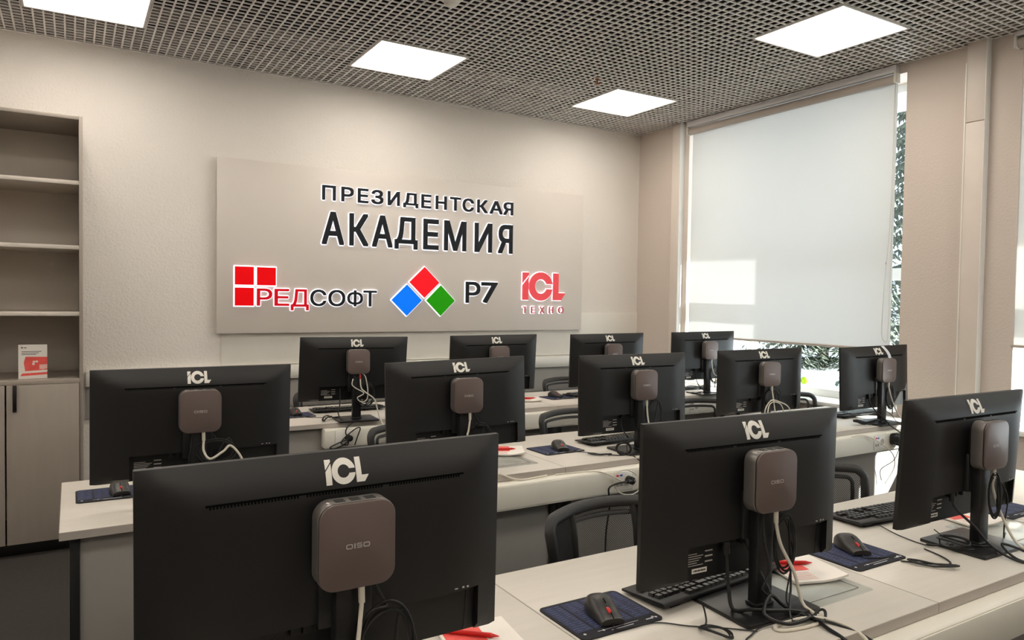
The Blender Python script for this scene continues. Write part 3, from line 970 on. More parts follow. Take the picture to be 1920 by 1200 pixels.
# the foot: plate with chamfer; the pole
BASE = MB().prism(rrect(0.225, 0.185, 0.006, 2), 0.0, 0.009, 'z').mesh('stand_base', M['stand'], bevel=0.0015)
def pole_mesh(h):
    mb = MB().box(-0.024, 0.024, -0.012, 0.016, 0.009, h)
    mb.box(-0.045, 0.045, 0.012, 0.030, h - 0.11, h)
    mb.box(-0.028, 0.028, -0.016, 0.020, 0.009, 0.017)
    return mb.mesh('stand_pole', M['stand'], bevel=0.003)
POLE = pole_mesh(0.27)
MON = {}
def monitor(key, x, y, z, ya, tl, rl, label, base_dx=0.0):
    t = thing('monitor', label, 'monitor', (x, y, DZ), R(ya), 'black monitors seen from behind')
    zc = z - DZ
    h = ob('housing', HM, t, (0, 0, zc), (R(-tl), R(-rl), 0))
    for nm, me in (('logo', LOGO), ('vent_slot', VENT), ('port_recess', RECESS), ('label_print', TEXTLINES), ('barcode_label', BARCODE), ('barcode_bars', BARS), ('port_marks', PORTMARK), ('screw_hole', SCREW), ('screen', SCREEN), ('port_block', PORTS)):
        ob(nm, me, h)
    ob('stand_pole', POLE, t, (base_dx, -0.052, 0))
    ob('stand_base', BASE, t, (base_dx, -0.035, 0))
    MON[key] = (x, y, z, ya, tl, rl)
    return t
MS = [
 ('M1', .383, 1.188, 1.001, 0.1, -1.6, 0.4, 'largest black monitor at lower left, nearest the viewer'),
 ('M2', 1.350, 1.165, .994, -3.1, -0.6, 0.1, 'black monitor in the middle of the front row, clear sheet beside its foot'),
 ('M3', 2.256, 1.142, .996, -1.2, -3.0, 0.1, 'black front row monitor cut by the right edge'),
 ('M4', .352, 2.606, 1.014, -0.4, -2.8, -0.1, 'black monitor beside the grey cabinet, left end of the middle row'),
 ('M5', 1.337, 2.621, 1.008, -2.3, 1.4, 1.3, 'middle row monitor second from the cabinet, below the blue and red diamonds'),
 ('M6', 2.256, 2.618, 1.005, -3.3, 1.3, 0.2, 'middle row monitor third from the cabinet, behind the trunking sockets'),
 ('M7', 3.397, 2.845, .987, -7.5, -1.2, 0.9, 'middle row monitor under the blind with white cable loops'),
 ('M8', 4.056, 2.564, 1.009, -2.4, 2.0, 0.8, 'middle row monitor by the window with a white streak on its back'),
 ('M9', 1.372, 3.999, 1.026, -4.0, -7.5, -0.3, 'back row monitor with red plugged cable, farthest left of its row'),
 ('M10', 2.308, 4.04, 1.022, -2.8, -4.5, 0.4, 'back row monitor second from left, below the sign board'),
 ('M11', 3.201, 4.007, 1.021, -3.2, -2.8, 0.5, 'back row monitor third from left, before the wall corner'),
 ('M12', 4.106, 3.983, 1.026, -3.3, -1.0, 0.5, 'back row monitor in front of the blind corner'),
]
for a in MS: monitor(*a)

def ML(key, x, y, z):
    """a point given in the frame of a monitor (x right, y away, z above its centre) in world space"""
    mx, my, mz, ya, tl, rl = MON[key]
    v = Vector((x, y, z)); v.rotate(Matrix.Rotation(R(ya), 3, 'Z'))
    return Vector((mx, my, mz)) + v

# ------------------------------------------------------------------ mini computers on the monitors
PW, PH, PD = 0.126, 0.138, 0.040
PCB = MB().prism(rrect(PW, PH, 0.026, 6), -PD + 0.006, 0.0).mesh('case', M['pcside'], bevel=0.002, ang=50)
PCS = MB().prism(rrect(PW - 0.0012, PH - 0.0012, 0.026, 6), -PD + 0.0042, -PD + 0.0062).mesh('seam', M['pcdark'])
PCF = MB().prism(rrect(PW - 0.001, PH - 0.001, 0.026, 6), -PD, -PD + 0.0045).mesh('front_plate', M['pcface'], bevel=0.0018, ang=50)
mb = MB()
Lx = [(-0.0165, 'o'), (-0.0075, 'i'), (0.0005, 's'), (0.0135, 'o')]
def ring(cx, wd, ht, t):
    out = rrect(wd, ht, 0.0026, 4, cx, 0); inn = rrect(wd - 2 * t, ht - 2 * t, 0.0014, 4, cx, 0)
    n = len(out); b = len(mb.v)
    for y in (-PD - 0.0004, -PD + 0.0005):
        mb.v.extend([(p[0], y, p[1]) for p in out] + [(p[0], y, p[1]) for p in inn])
    for k in range(n):
        j = (k + 1) % n
        mb.f.append((b + k, b + j, b + n + j, b + n + k))
ring(-0.0145, 0.011, 0.0078, 0.0016)
ring(0.0135, 0.011, 0.0078, 0.0016)
mb.box(-0.0068, -0.0048, -PD - 0.0004, -PD + 0.0005, -0.0039, 0.0039)
for a, b, c, d in ((-0.0025, 0.0060, 0.0023, 0.0039), (-0.0025, 0.0060, -0.0008, 0.0008), (-0.0025, 0.0060, -0.0039, -0.0023), (-0.0025, -0.0009, 0.0, 0.0035), (0.0044, 0.0060, -0.0035, 0.0)):
    mb.box(a, b, -PD - 0.0004, -PD + 0.0005, c, d)
PCT = mb.mesh('lettering', M['logodim'])
mb = MB()
for px in (-0.025, 0.0, 0.025): mb.box(px - 0.008, px + 0.008, -0.028, -0.012, PH / 2 - 0.0005, PH / 2 + 0.0006)
PCP = mb.mesh('top_ports', M['pcdark'])
mb = MB().lathe([(0.005, 0), (0.005, 0.0012), (0.001, 0.0014)], (-0.042, -0.022, PH / 2 - 0.002), 14)
PCBt = mb.mesh('power_button', M['logodim'], smooth=True)
MOUNT = MB().box(-0.042, 0.042, -0.001, 0.0225, -0.042, 0.042).mesh('mount_plate', M['stand'], bevel=0.002)
PCL = {
 'M1': 'large brown grey mini computer on the nearest monitor at lower left',
 'M2': 'brown grey mini computer on the middle front row monitor',
 'M3': 'mini computer on the monitor cut by the right edge',
 'M4': 'mini computer on the monitor beside the grey cabinet',
 'M5': 'mini computer on the middle row monitor second from the cabinet',
 'M6': 'mini computer on the middle row monitor third from the cabinet',
 'M7': 'mini computer above white cable loops, under the blind',
 'M8': 'mini computer below a white streak, on the monitor by the window',
 'M9': 'mini computer with red plug below it in the back row',
 'M10': 'half hidden mini computer, second in the back row',
 'M11': 'half hidden mini computer, third in the back row',
 'M12': 'mini computer on the back row monitor in front of the blind corner'}
for k, (x, y, z, ya, tl, rl) in MON.items():
    p = ML(k, 0.003, -0.050, 0.045)
    t = thing('mini_computer', PCL[k], 'computer', p, R(ya), 'mini computers mounted on the monitors')
    c = ob('case', PCB, t)
    ob('seam', PCS, t)
    f = ob('front_plate', PCF, t)
    ob('lettering', PCT, f)
    ob('top_ports', PCP, c)
    ob('power_button', PCBt, c)
    ob('mount_plate', MOUNT, t)
# sun streak painted as a white strip on the window-side monitor
pts = [(0.052, 0.1795), (0.068, 0.15), (0.078, 0.125), (0.082, 0.105)]
streak = [[(pts[i][0], pts[i][1]), (pts[i][0] + 0.026, pts[i][1]), (pts[i + 1][0] + 0.026, pts[i + 1][1]), (pts[i + 1][0], pts[i + 1][1])] for i in range(3)]
hs = [o for o in bpy.data.objects if o.name.startswith('monitor') and abs(o.location.x - 4.056) < 1e-3][0].children[0]
ob('sun_streak', conform(streak, 'sun_streak', M['streak_white']), hs)

# ------------------------------------------------------------------ keyboards
KW, KD = 0.44, 0.135
def keyboard_layout():
    u = 0.0185
    keys = []
    x0 = -KW / 2 + 0.012
    def rowk(y, seq, xs=x0):
        x = xs
        for wd in seq:
            if wd > 0: keys.append((x + wd * u / 2, y, wd * u - 0.0028))
            x += abs(wd) * u
    ys = [0.0535, 0.0310, 0.0125, -0.006, -0.0245, -0.043]
    rowk(ys[0], [1, -1, 1, 1, 1, 1, -0.5, 1, 1, 1, 1, -0.5, 1, 1, 1, 1, -0.25, 1, 1, 1])
    rowk(ys[1], [1] * 13 + [2, -0.25, 1, 1, 1, -0.25, 1, 1, 1, 1])
    rowk(ys[2], [1.5] + [1] * 12 + [1.5, -0.25, 1, 1, 1, -0.25, 1, 1, 1, 1])
    rowk(ys[3], [1.75] + [1] * 11 + [2.25, -3.5, 1, 1, 1])
    rowk(ys[4], [2.25] + [1] * 10 + [2.75, -1.25, 1, -1.25, 1, 1, 1, 1])
    rowk(ys[5], [1.5, 1, 1.25, 5.75, 1.25, 1, 1, 2.25, -0.25, 1, 1, 1, -0.25, 2, 1])
    return [k for k in keys if k[0] + k[2] / 2 < KW / 2 - 0.004]
KEYS = keyboard_layout()
prof = [(-KD / 2, 0.006), (-KD / 2, 0.012), (KD / 2 - 0.006, 0.020), (KD / 2, 0.017), (KD / 2, 0.010)]
KBODY = MB().prism(prof, -KW / 2, KW / 2, 'x').mesh('body', M['keybody'], bevel=0.0015)
KFEET = [MB().box(sx * 0.17 - 0.015, sx * 0.17 + 0.015, a, b, 0.0, c).mesh('foot', M['keybody']) for sx in (-1, 1) for a, b, c in ((KD / 2 - 0.03, KD / 2 - 0.012, 0.0145), (-KD / 2 + 0.006, -KD / 2 + 0.02, 0.0075))]
KB_TILT = math.atan2(0.008, KD - 0.006)
kmesh = {}
def key_mesh(wd):
    k = round(wd, 4)
    if k not in kmesh:
        h, d = 0.0080, 0.0157
        mb = MB()
        a, b = wd / 2, d / 2
        i = 0.0016
        mb.v += [(-a, -b, 0), (a, -b, 0), (a, b, 0), (-a, b, 0), (-a + i, -b + i, h), (a - i, -b + i, h), (a - i, b - i * 0.6, h), (-a + i, b - i * 0.6, h)]
        mb.f += [(3, 2, 1, 0), (4, 5, 6, 7), (0, 1, 5, 4), (1, 2, 6, 5), (2, 3, 7, 6), (3, 0, 4, 7)]
        kmesh[k] = mb.mesh('key', M['key'])
    return kmesh[k]
mbk = MB()
for kx, ky, kw in KEYS:
    me = key_mesh(kw)
    z = 0.0115 + (ky + KD / 2) * math.tan(KB_TILT)
    mbk.add([(v.co.x + kx, v.co.y + ky, v.co.z + z) for v in me.vertices], [tuple(p.vertices) for p in me.polygons])
KJOIN = mbk.mesh('key_field', M['key'])
def keyboard(x, y, rz, label, single):
    # the typist sits on the far side: the keyboard is turned half round
    t = thing('keyboard', label, 'keyboard', (x, y, DZ + 0.0002), R(180 + rz), 'black keyboards')
    ob('body', KBODY, t)
    for fm in KFEET: ob('foot', fm, t)
    if single:
        for kx, ky, kw in KEYS:
            ob('key', key_mesh(kw), t, (kx, ky, 0.0115 + (ky + KD / 2) * math.tan(KB_TILT)), (KB_TILT, 0, 0))
    else:
        o = ob('key_field', KJOIN, t)
        o['kind'] = 'stuff'
keyboard(1.345, 1.283, 5, 'black keyboard behind the foot of the middle front monitor', True)
keyboard(2.315, 1.405, -4, 'black keyboard left of the monitor cut by the right edge', True)
keyboard(2.325, 2.815, 3, 'black keyboard behind the middle row monitor with the trunking sockets', False)
keyboard(4.205, 2.780, 0, 'black keyboard under the monitor by the window', False)
keyboard(1.440, 4.315, -2, 'black keyboard in the back row behind the monitor with red plug', False)
keyboard(3.26, 4.26, 3, 'partly hidden black keyboard in the back row beside a mouse pad', False)
keyboard(4.12, 4.22, 0, 'black keyboard in the back row before the blind', False)

# ------------------------------------------------------------------ mouse pads and mice
def mouse_pad(x, y, rz, label):
    t = thing('mouse_pad', label, 'mouse pad', (x, y, DZ + 0.0003), R(180 + rz), 'navy mouse pads')
    ob('mat', PADM, t)
    p = ob('printed_field', PADP, t)
    ob('printed_text', PADT, p)
    ob('printed_marks', PADW, p)
    return t
PADM = MB().prism(rrect(0.22, 0.176, 0.014, 5), 0.0, 0.003, 'z').mesh('mat', M['padrim'], bevel=0.0008)
PADP = MB()
for a, b in ((-0.104, -0.052), (-0.048, 0.004), (0.008, 0.056), (0.060, 0.104)):
    PADP.box(a, b, -0.078, 0.056, 0.0029, 0.0034)
PADP = PADP.mesh('printed_field', M['padprint'])
mb = MB()
rnd = random.Random(3)
for a in (-0.100, -0.074, -0.044, -0.018, 0.012, 0.034, 0.064, 0.084):
    for j in range(14):
        mb.box(a, a + rnd.uniform(0.008, 0.018), -0.074 + 0.0092 * j, -0.071 + 0.0092 * j, 0.0033, 0.0037)
PADT = mb.mesh('printed_text', M['padtext'])
mb = MB().box(-0.05, 0.06, 0.068, 0.0690, 0.0029, 0.0034).box(-0.03, 0.03, 0.076, 0.078, 0.0029, 0.0034).box(-0.085, -0.068, 0.072, 0.0755, 0.0029, 0.0034)
for cx, cy in ((-0.09, 0.070), (-0.096, 0.074), (-0.084, 0.074), (0.092, 0.066), (0.045, 0.069)):
    mb.prism([(cx - 0.004, cy), (cx, cy - 0.004), (cx + 0.004, cy), (cx, cy + 0.004)], 0.0029, 0.0034, 'z')
PADW = mb.mesh('printed_marks', M['padwhite'])

def mouse_shell():
    mb = MB()
    L, Wd, Hh = 0.116, 0.066, 0.040
    N, K = 14, 14
    for i in range(N + 1):
        t = i / N
        y = -L / 2 + L * t                                    # rear at -L/2, buttons at +L/2
        wv = Wd / 2 * (0.55 + 0.45 * math.sin(PI * min(1, t * 1.5 + 0.12) / 2 if t < 0.6 else PI / 2)) * (0.90 + 0.1 * math.cos((t - 0.3) * 4))
        if t < 0.12: wv *= 0.62 + 0.38 * math.sqrt(max(0, 1 - (1 - t / 0.12) ** 2))
        hz = Hh * (0.45 + 0.55 * math.exp(-((t - 0.36) / 0.36) ** 2))
        if t < 0.15: hz *= 0.45 + 0.55 * math.sqrt(max(0, 1 - (1 - t / 0.15) ** 2))
        if t > 0.92: hz *= 0.86
        for k in range(K + 1):
            a = PI * k / K
            c, s = math.cos(a), math.sin(a)
            x = wv * (abs(c) ** 0.7) * (1 if c > 0 else -1)
            z = 0.003 + (hz - 0.003) * (s ** 0.6 if s > 0 else 0)
            mb.v.append((x, y, z))
    for i in range(N):
        for k in range(K):
            a = i * (K + 1) + k
            mb.f.append((a, a + 1, a + K + 2, a + K + 1))
        mb.f.append((i * (K + 1) + K, i * (K + 1), (i + 1) * (K + 1), (i + 1) * (K + 1) + K))
    mb.f.append(tuple(range(K + 1)))
    mb.f.append(tuple(N * (K + 1) + k for k in range(K, -1, -1)))
    return mb
MSH = mouse_shell().mesh('shell', M['mouse'], smooth=True, ang=50)
mb = MB().lathe([(0.0085, -0.003), (0.0095, -0.0015), (0.0095, 0.0015), (0.0085, 0.003)], (0, 0.030, 0.0195), 16, 'x')
mb.v = [(x, 0.030 + (y - 0.030) * 1.25, z) for x, y, z in mb.v]
MWH = mb.mesh('scroll_wheel', M['red'], smooth=True)
mb = MB().tube([(0, 0.004, 0.0386), (0, 0.018, 0.0344)], 0.0012, 6).tube([(0, 0.044, 0.0246), (0, 0.0605, 0.0180)], 0.0010, 6)
MSE = mb.mesh('button_split', M['vent'])
def mouse(x, y, rz, label, cord):
    t = thing('computer_mouse', label, 'mouse', (x, y, DZ + 0.0038), R(180 + rz), 'black computer mice')
    ob('shell', MSH, t)
    ob('scroll_wheel', MWH, t)
    ob('button_split', MSE, t)
    if cord:
        mw = Matrix.Translation((x, y, DZ + 0.0038)) @ Matrix.Rotation(R(180 + rz), 4, 'Z')
        inv = mw.inverted()
        st = mw @ Vector((0, 0.059, 0.006))
        st2 = mw @ Vector((0, 0.078, 0.003))
        pts = [inv @ p for p in smooth_path([st, st2] + [Vector(c) for c in cord], 7)]
        ob('cord', MB().tube(pts, 0.0016, 6).mesh('cord', M['cableblack'], smooth=True), t)
    return t
zt = DZ + 0.003
mouse_pad(1.003, 1.262, 0, 'navy mouse pad with printed columns, at lower centre')
mouse(1.000, 1.252, -14, 'black mouse with red wheel on the mouse pad at lower centre', [(1.08, 1.165, zt), (1.13, 1.12, zt), (1.19, 1.075, zt), (1.24, 1.03, zt)])
mouse_pad(1.862, 1.222, 0, 'navy mouse pad right of the middle front monitor')
mouse(1.885, 1.250, -24, 'black mouse on the pad right of the middle front monitor', [(1.93, 1.15, zt), (1.925, 1.12, zt)])
mouse_pad(2.74, 1.26, 0, 'navy mouse pad glimpsed at the far right edge')
mouse_pad(1.915, 2.765, 2, 'navy mouse pad on the middle row desk beside the sockets')
mouse(1.934, 2.762, -14, 'black mouse on the middle row pad beside the sockets', [(1.99, 2.66, zt), (2.02, 2.62, zt)])
mouse_pad(0.118, 2.858, 0, 'navy mouse pad on the desk end beside the grey cabinet')
mouse(0.140, 2.852, 4, 'black mouse with red wheel beside the grey cabinet', [(0.19, 2.75, zt), (0.215, 2.68, zt), (0.235, 2.645, zt), (0.26, 2.66, zt + .004), (0.30, 2.67, zt)])
mouse_pad(1.095, 4.24, 0, 'navy mouse pad in the back row beside the leftmost far monitor')
mouse(1.105, 4.25, 2, 'black mouse in the back row beside the leftmost far monitor', [(1.15, 4.13, zt), (1.24, 4.08, zt), (1.30, 4.07, zt)])
mouse_pad(2.945, 4.232, 2, 'navy mouse pad in the back row beside a half hidden monitor')
mouse(2.935, 4.255, 16, 'black mouse in the back row beside a half hidden monitor', [(3.0, 4.16, zt), (3.06, 4.13, zt), (3.12, 4.12, zt)])

# ------------------------------------------------------------------ booklets, pens, clear sheets
def booklet(x, y, rz, label, wd=0.148, dp=0.19, big=True):
    t = thing('booklet', label, 'booklet', (x, y, DZ + 0.003), R(rz), 'printed booklets on the desks')
    mb = MB()
    N = 8
    for layer in (0, 1):
        for i in range(N + 1):
            for j in range(N + 1):
                u, v = i / N, j / N
                lift = 0.010 * max(0, u - 0.45) ** 2 * (1.2 - v) * 3.0
                mb.v.append((-wd / 2 + wd * u, -dp / 2 + dp * v, (0.0005 if layer == 0 else 0.006) + lift))
    S = (N + 1) ** 2
    for i in range(N):
        for j in range(N):
            a = i * (N + 1) + j
            mb.f.append((a, a + 1, a + N + 2, a + N + 1))
            mb.f.append((S + a, S + a + N + 1, S + a + N + 2, S + a + 1))
    edge = [i * (N + 1) for i in range(N)] + [N * (N + 1) + j for j in range(N)] + [i * (N + 1) + N for i in range(N, 0, -1)] + [j for j in range(N, 0, -1)]
    for k in range(len(edge)):
        a, b = edge[k], edge[(k + 1) % len(edge)]
        mb.f.append((a, b, S + b, S + a))
    ob('pages', mb.mesh('pages', M['paper'], smooth=True), t)
    ob('red_panel', MB().box(-wd / 2 + 0.006, 0.012, -dp / 2 + 0.07, dp / 2 - 0.012, 0.0058, 0.0066).mesh('red_panel', M['paperred']), t)
    mb = MB()
    for i in range(5): mb.box(-wd / 2 + 0.01, 0.0, -dp / 2 + 0.014 + 0.01 * i, -dp / 2 + 0.017 + 0.01 * i, 0.0058, 0.0064)
    ob('text_lines', mb.mesh('text_lines', M['paperpink']), t)
    return t
def pen(x, y, z, rz, label):
    t = thing('pen', label, 'pen', (x, y, z), R(rz), 'red pens')
    ob('barrel', MB().tube([(-0.06, 0, 0.005), (0.05, 0, 0.005)], 0.0048, 10).mesh('barrel', M['red'], smooth=True), t)
    ob('tip', MB().tube([(0.05, 0, 0.005), (0.066, 0, 0.0045)], [0.0044, 0.001], 10).mesh('tip', M['red'], smooth=True), t)
    ob('clip', MB().box(-0.058, -0.022, -0.0018, 0.0018, 0.0098, 0.0112).mesh('clip', M['red'], bevel=0.0004), t)
zb = DZ + 0.0100
booklet(1.628, 1.222, -18, 'booklet with red print at the foot of the middle front monitor')
pen(1.612, 1.248, zb, -30, 'red pen on the booklet by the middle front monitor')
booklet(0.705, 1.262, -10, 'booklet with red print at the bottom edge, below the nearest monitor')
pen(0.690, 1.300, zb, -42, 'red pen on the booklet at the bottom edge')
booklet(1.690, 2.825, -28, 'booklet with red print on the middle row desk')
pen(1.665, 2.835, zb, -20, 'red pen on the middle row booklet')
booklet(2.690, 4.205, -25, 'small distant booklet with red print in the back row')
pen(2.67, 4.215, zb, -20, 'red pen on the distant back row booklet')
booklet(2.500, 1.262, -10, 'booklet seen behind the pole of the monitor at the right edge')
pen(2.49, 1.29, zb, -10, 'red pen on the booklet behind the pole at the right edge')
def sheet(x, y, rz, label):
    t = thing('clear_sheet', label, 'desk pad', (x, y, DZ + 0.0003), R(rz), 'clear desk sheets')
    ob('sheet', MB().prism(rrect(0.30, 0.21, 0.008, 3), 0, 0.0018, 'z').mesh('sheet', M['acrylic'], bevel=0.0004), t)
    mb = MB().box(-0.125, 0.125, -0.080, -0.0785, 0.0017, 0.0022).box(-0.125, -0.1235, -0.0785, 0.085, 0.0017, 0.0022).box(0.1235, 0.125, -0.0785, 0.085, 0.0017, 0.0022)
    ob('pocket_line', mb.mesh('pocket_line', M['print']), t)
sheet(1.528, 1.150, 0, 'clear plastic sheet beside the foot of the middle front monitor')
sheet(1.545, 2.672, 0, 'clear plastic sheet on the middle row desk')
sheet(2.50, 1.135, 0, 'clear plastic sheet at the right edge behind the pole')

# ------------------------------------------------------------------ cables
def cable(label, pts, r, m='cableblack', plugs=(), sub=7, name='cable', group='loose cables around the monitors'):
    p0 = Vector(pts[0])
    t = thing(name, label, 'cable', p0, 0, group)
    path = [p - p0 for p in smooth_path(pts, sub)]
    ob('wire', MB().tube(path, r, 8).mesh('wire', M[m], smooth=True), t)
    for a, b, rr, mm in plugs:
        ob('plug', MB().tube([Vector(a) - p0, Vector(b) - p0], rr, 8).mesh('plug', M[mm], bevel=0.0008), t)
    return t
def coil(label, c, rx, rz_, turns, ry=0.010, tail=None, r=0.0026, m='cableblack', ya=0, head=None, flat=False):
    pts = []
    rnd = random.Random(hash(label) % 1 + len(label))
    n = 12 * turns
    if head: pts += [Vector(h) for h in head]
    for i in range(n):
        a = PI / 2 + 2 * PI * i / 12
        k = 1 + 0.12 * math.sin(i * 0.7)
        dx, dz = rx * k * math.cos(a), rz_ * k * math.sin(a)
        dy = ry * math.sin(i * 0.53)
        if flat: pts.append(Vector(c) + Vector((dx * math.cos(R(ya)) - dz * math.sin(R(ya)), dx * math.sin(R(ya)) + dz * math.cos(R(ya)), abs(dy) * 0.8)))
        else: pts.append(Vector(c) + Vector((dx, dy, dz)))
    if tail: pts += [Vector(h) for h in tail]
    return cable(label, pts, r, m, sub=4)
def near(*p): return Vector(p)
DS = {'M1': 'nearest monitor', 'M2': 'middle front monitor', 'M3': 'monitor cut by the right edge', 'M4': 'monitor beside the cabinet',
      'M5': 'second middle row monitor', 'M6': 'third middle row monitor', 'M7': 'monitor under the blind', 'M8': 'monitor by the window',
      'M9': 'leftmost back row monitor', 'M10': 'second back row monitor', 'M11': 'third back row monitor', 'M12': 'back corner monitor'}
yfront = {1: YF, 2: YM, 3: YB}
def rowof(k):
    n = int(k[1:]); return 1 if n < 4 else 2 if n < 9 else 3
PB = 0.045 - PH / 2                              # bottom of the mini computer above the monitor centre
def net_cable(k, mid, boot='cablewhite'):
    s = ML(k, 0.012, -0.080, PB)
    s2 = ML(k, 0.013, -0.080, PB - 0.024)
    pts = [s, s2] + [Vector(p) for p in mid]
    cable('white network cable hanging from the mini computer of the ' + DS[k], pts, 0.0038, 'cablewhite',
          [(s + Vector((0, 0, 0.001)), s2 + Vector((0, 0, -0.004)), 0.0056, boot)])
def D_(k, x, y, z):  # local offsets, z measured from the desk
    p = ML(k, x, y, 0); p.z = DZ + z; return p
# middle front monitor
k = 'M2'
net_cable(k, [D_(k, .030, -.080, .150), D_(k, .062, -.092, .085), D_(k, .075, -.105, .02), D_(k, .078, -.13, .006), D_(k, .070, -.165, .004), D_(k, .02, -.175, .004), D_(k, -.05, -.165, .004), D_(k, -.055, -.145, .004), D_(k, .0, -.140, .006), D_(k, .06, -.16, .008), D_(k, .09, -.20, .004), D_(k, .10, -.25, -.01), D_(k, .10, -.285, -.06)])
coil('hanging coil of black cable beside the pole of the middle front monitor', D_(k, .045, -.078, .150), .022, .062, 3, .010, [D_(k, .06, -.085, .06), D_(k, .03, -.11, .03), D_(k, .0, -.145, .006), D_(k, .06, -.165, .006), D_(k, .11, -.26, -.012), D_(k, .12, -.285, -.08)], head=[ML(k, .028, -.07, PB), ML(k, .035, -.072, PB - .02)])
cable('black power cord from the label side of the middle front monitor', [ML(k, -.075, -.016, -.112), D_(k, -.078, -.03, .06), D_(k, -.082, -.05, .012), D_(k, -.06, -.085, .02), D_(k, -.03, -.11, .022), D_(k, .02, -.125, .018), D_(k, .05, -.135, .010), D_(k, .03, -.16, .012), D_(k, -.03, -.155, .010), D_(k, -.06, -.12, .024), D_(k, -.02, -.10, .05), D_(k, .02, -.105, .02), D_(k, .05, -.16, .006), D_(k, .04, -.20, .006), D_(k, .04, -.26, -.01), D_(k, .03, -.285, -.07)], 0.0042, plugs=[(ML(k, -.075, -.016, -.100), ML(k, -.075, -.018, -.128), 0.009, 'plug')])
cable('black display cable behind the pole of the middle front monitor', [ML(k, -.015, -.07, PB), ML(k, -.018, -.072, PB - .03), D_(k, -.022, -.082, .16), D_(k, -.012, -.088, .10), D_(k, -.03, -.085, .06), D_(k, -.01, -.09, .05), ML(k, -.02, -.03, -.118), ML(k, -.02, -.014, -.108)], 0.0028)
cable('thin black usb cord looping over the foot of the middle front monitor', [ML(k, .030, -.07, PB), D_(k, .055, -.075, .19), D_(k, .066, -.085, .12), D_(k, .050, -.09, .08), D_(k, .03, -.10, .03), D_(k, .035, -.12, .012), D_(k, .02, -.14, .012), D_(k, -.08, -.135, .006), D_(k, -.13, -.15, .004), D_(k, -.16, -.165, .003), D_(k, -.17, -.20, .003), D_(k, -.15, -.21, .003)], 0.0018)
coil('small tied bundle of black cord on the desk left of the middle front foot', D_(k, -.19, -.110, .004), .014, .034, 5, .010, [D_(k, -.17, -.06, .006), D_(k, -.15, -.03, .02), D_(k, -.145, -.01, .03)], r=0.0020, flat=True, ya=20)
coil('small tied bundle of black cord on the desk right of the middle front foot', D_(k, .065, -.160, .004), .030, .012, 5, .014, [D_(k, .03, -.13, .012), D_(k, .02, -.10, .012)], r=0.0018, flat=True, ya=25)
# right front monitor
k = 'M3'
net_cable(k, [D_(k, .020, -.075, .17), D_(k, .045, -.09, .09), D_(k, .055, -.13, .02), D_(k, .058, -.20, .004), D_(k, .058, -.228, -.005), D_(k, .05, -.266, -.04), D_(k, .05, -.268, -.12)])
coil('hanging coil of black cable beside the pole at the right edge', D_(k, .012, -.084, .155), .012, .060, 3, .010, [D_(k, .02, -.09, .10), D_(k, .03, -.08, .15)], head=[ML(k, .02, -.07, PB)])
cable('black power cord sagging from the monitor cut by the right edge', [ML(k, -.085, -.016, -.108), D_(k, -.085, -.03, .115), D_(k, -.06, -.07, .07), D_(k, -.045, -.10, .03), D_(k, -.05, -.16, .008), D_(k, -.03, -.215, .004), D_(k, .00, -.22, .008), D_(k, -.02, -.17, .03), D_(k, -.035, -.13, .035), D_(k, -.04, -.17, .008), D_(k, -.01, -.23, -.004), D_(k, .05, -.268, -.03), D_(k, .12, -.275, -.06), D_(k, .16, -.275, -.10)], 0.0036, plugs=[(ML(k, -.085, -.016, -.096), ML(k, -.085, -.018, -.122), 0.008, 'plug')])
coil('figure of black cord hanging in front of the trunking at lower right', (2.275, YF - .058, .63), .03, .040, 2, .006, [(2.33, YF - .058, .60), (2.40, YF - .058, .645)], r=0.0034, head=[(2.40, YF - .056, .70)])
cable('thin black keyboard cord beside the foot at the right edge', [(2.16, 1.34, DZ + .008), (2.13, 1.25, zt), (2.12, 1.16, zt), (2.17, 1.12, zt + .008), (2.13, 1.09, zt + .012), (2.17, 1.06, zt + .010), (2.12, 1.10, zt + .014), (2.18, 1.14, zt + .012), (2.22, 1.20, zt + .02)], 0.0017)
cable('thin black cord from mini computer leaving by the right edge', [ML(k, .03, -.07, PB), ML(k, .045, -.075, PB - .03), D_(k, .09, -.08, .14), D_(k, .12, -.06, .05), D_(k, .14, -.05, .004), D_(k, .19, -.03, .004)], 0.002)
coil('coiled black cord lying on the foot of the monitor at the right edge', D_(k, -.095, -.030, .022), .030, .040, 3, .010, [D_(k, -.05, -.06, .014), D_(k, -.02, -.10, .014), D_(k, -.06, -.13, .012)], r=0.0026, flat=True, head=[D_(k, -.14, .02, .006), D_(k, -.13, -.01, .012)])
coil('tied bundle of black mouse cord on the desk below the right edge monitor', (1.965, 1.062, DZ + .004), .055, .012, 4, .010, [(2.03, 1.05, zt), (2.06, 1.09, zt), (2.08, 1.15, zt)], r=0.0021, flat=True, ya=-52, head=[(1.925, 1.125, zt)])
# nearest monitor
k = 'M1'
net_cable(k, [D_(k, .005, -.085, .14), D_(k, -.008, -.10, .06), D_(k, -.005, -.13, .01), D_(k, .02, -.20, .004), D_(k, .02, -.262, -.01), D_(k, .02, -.305, -.08)])
coil('large coil of black cable hanging below the nearest mini computer', D_(k, .055, -.080, .120), .045, .075, 3, .008, [D_(k, .06, -.09, .05), D_(k, .04, -.12, .01)], r=0.003, head=[ML(k, .035, -.07, PB), ML(k, .05, -.075, PB - .03)])
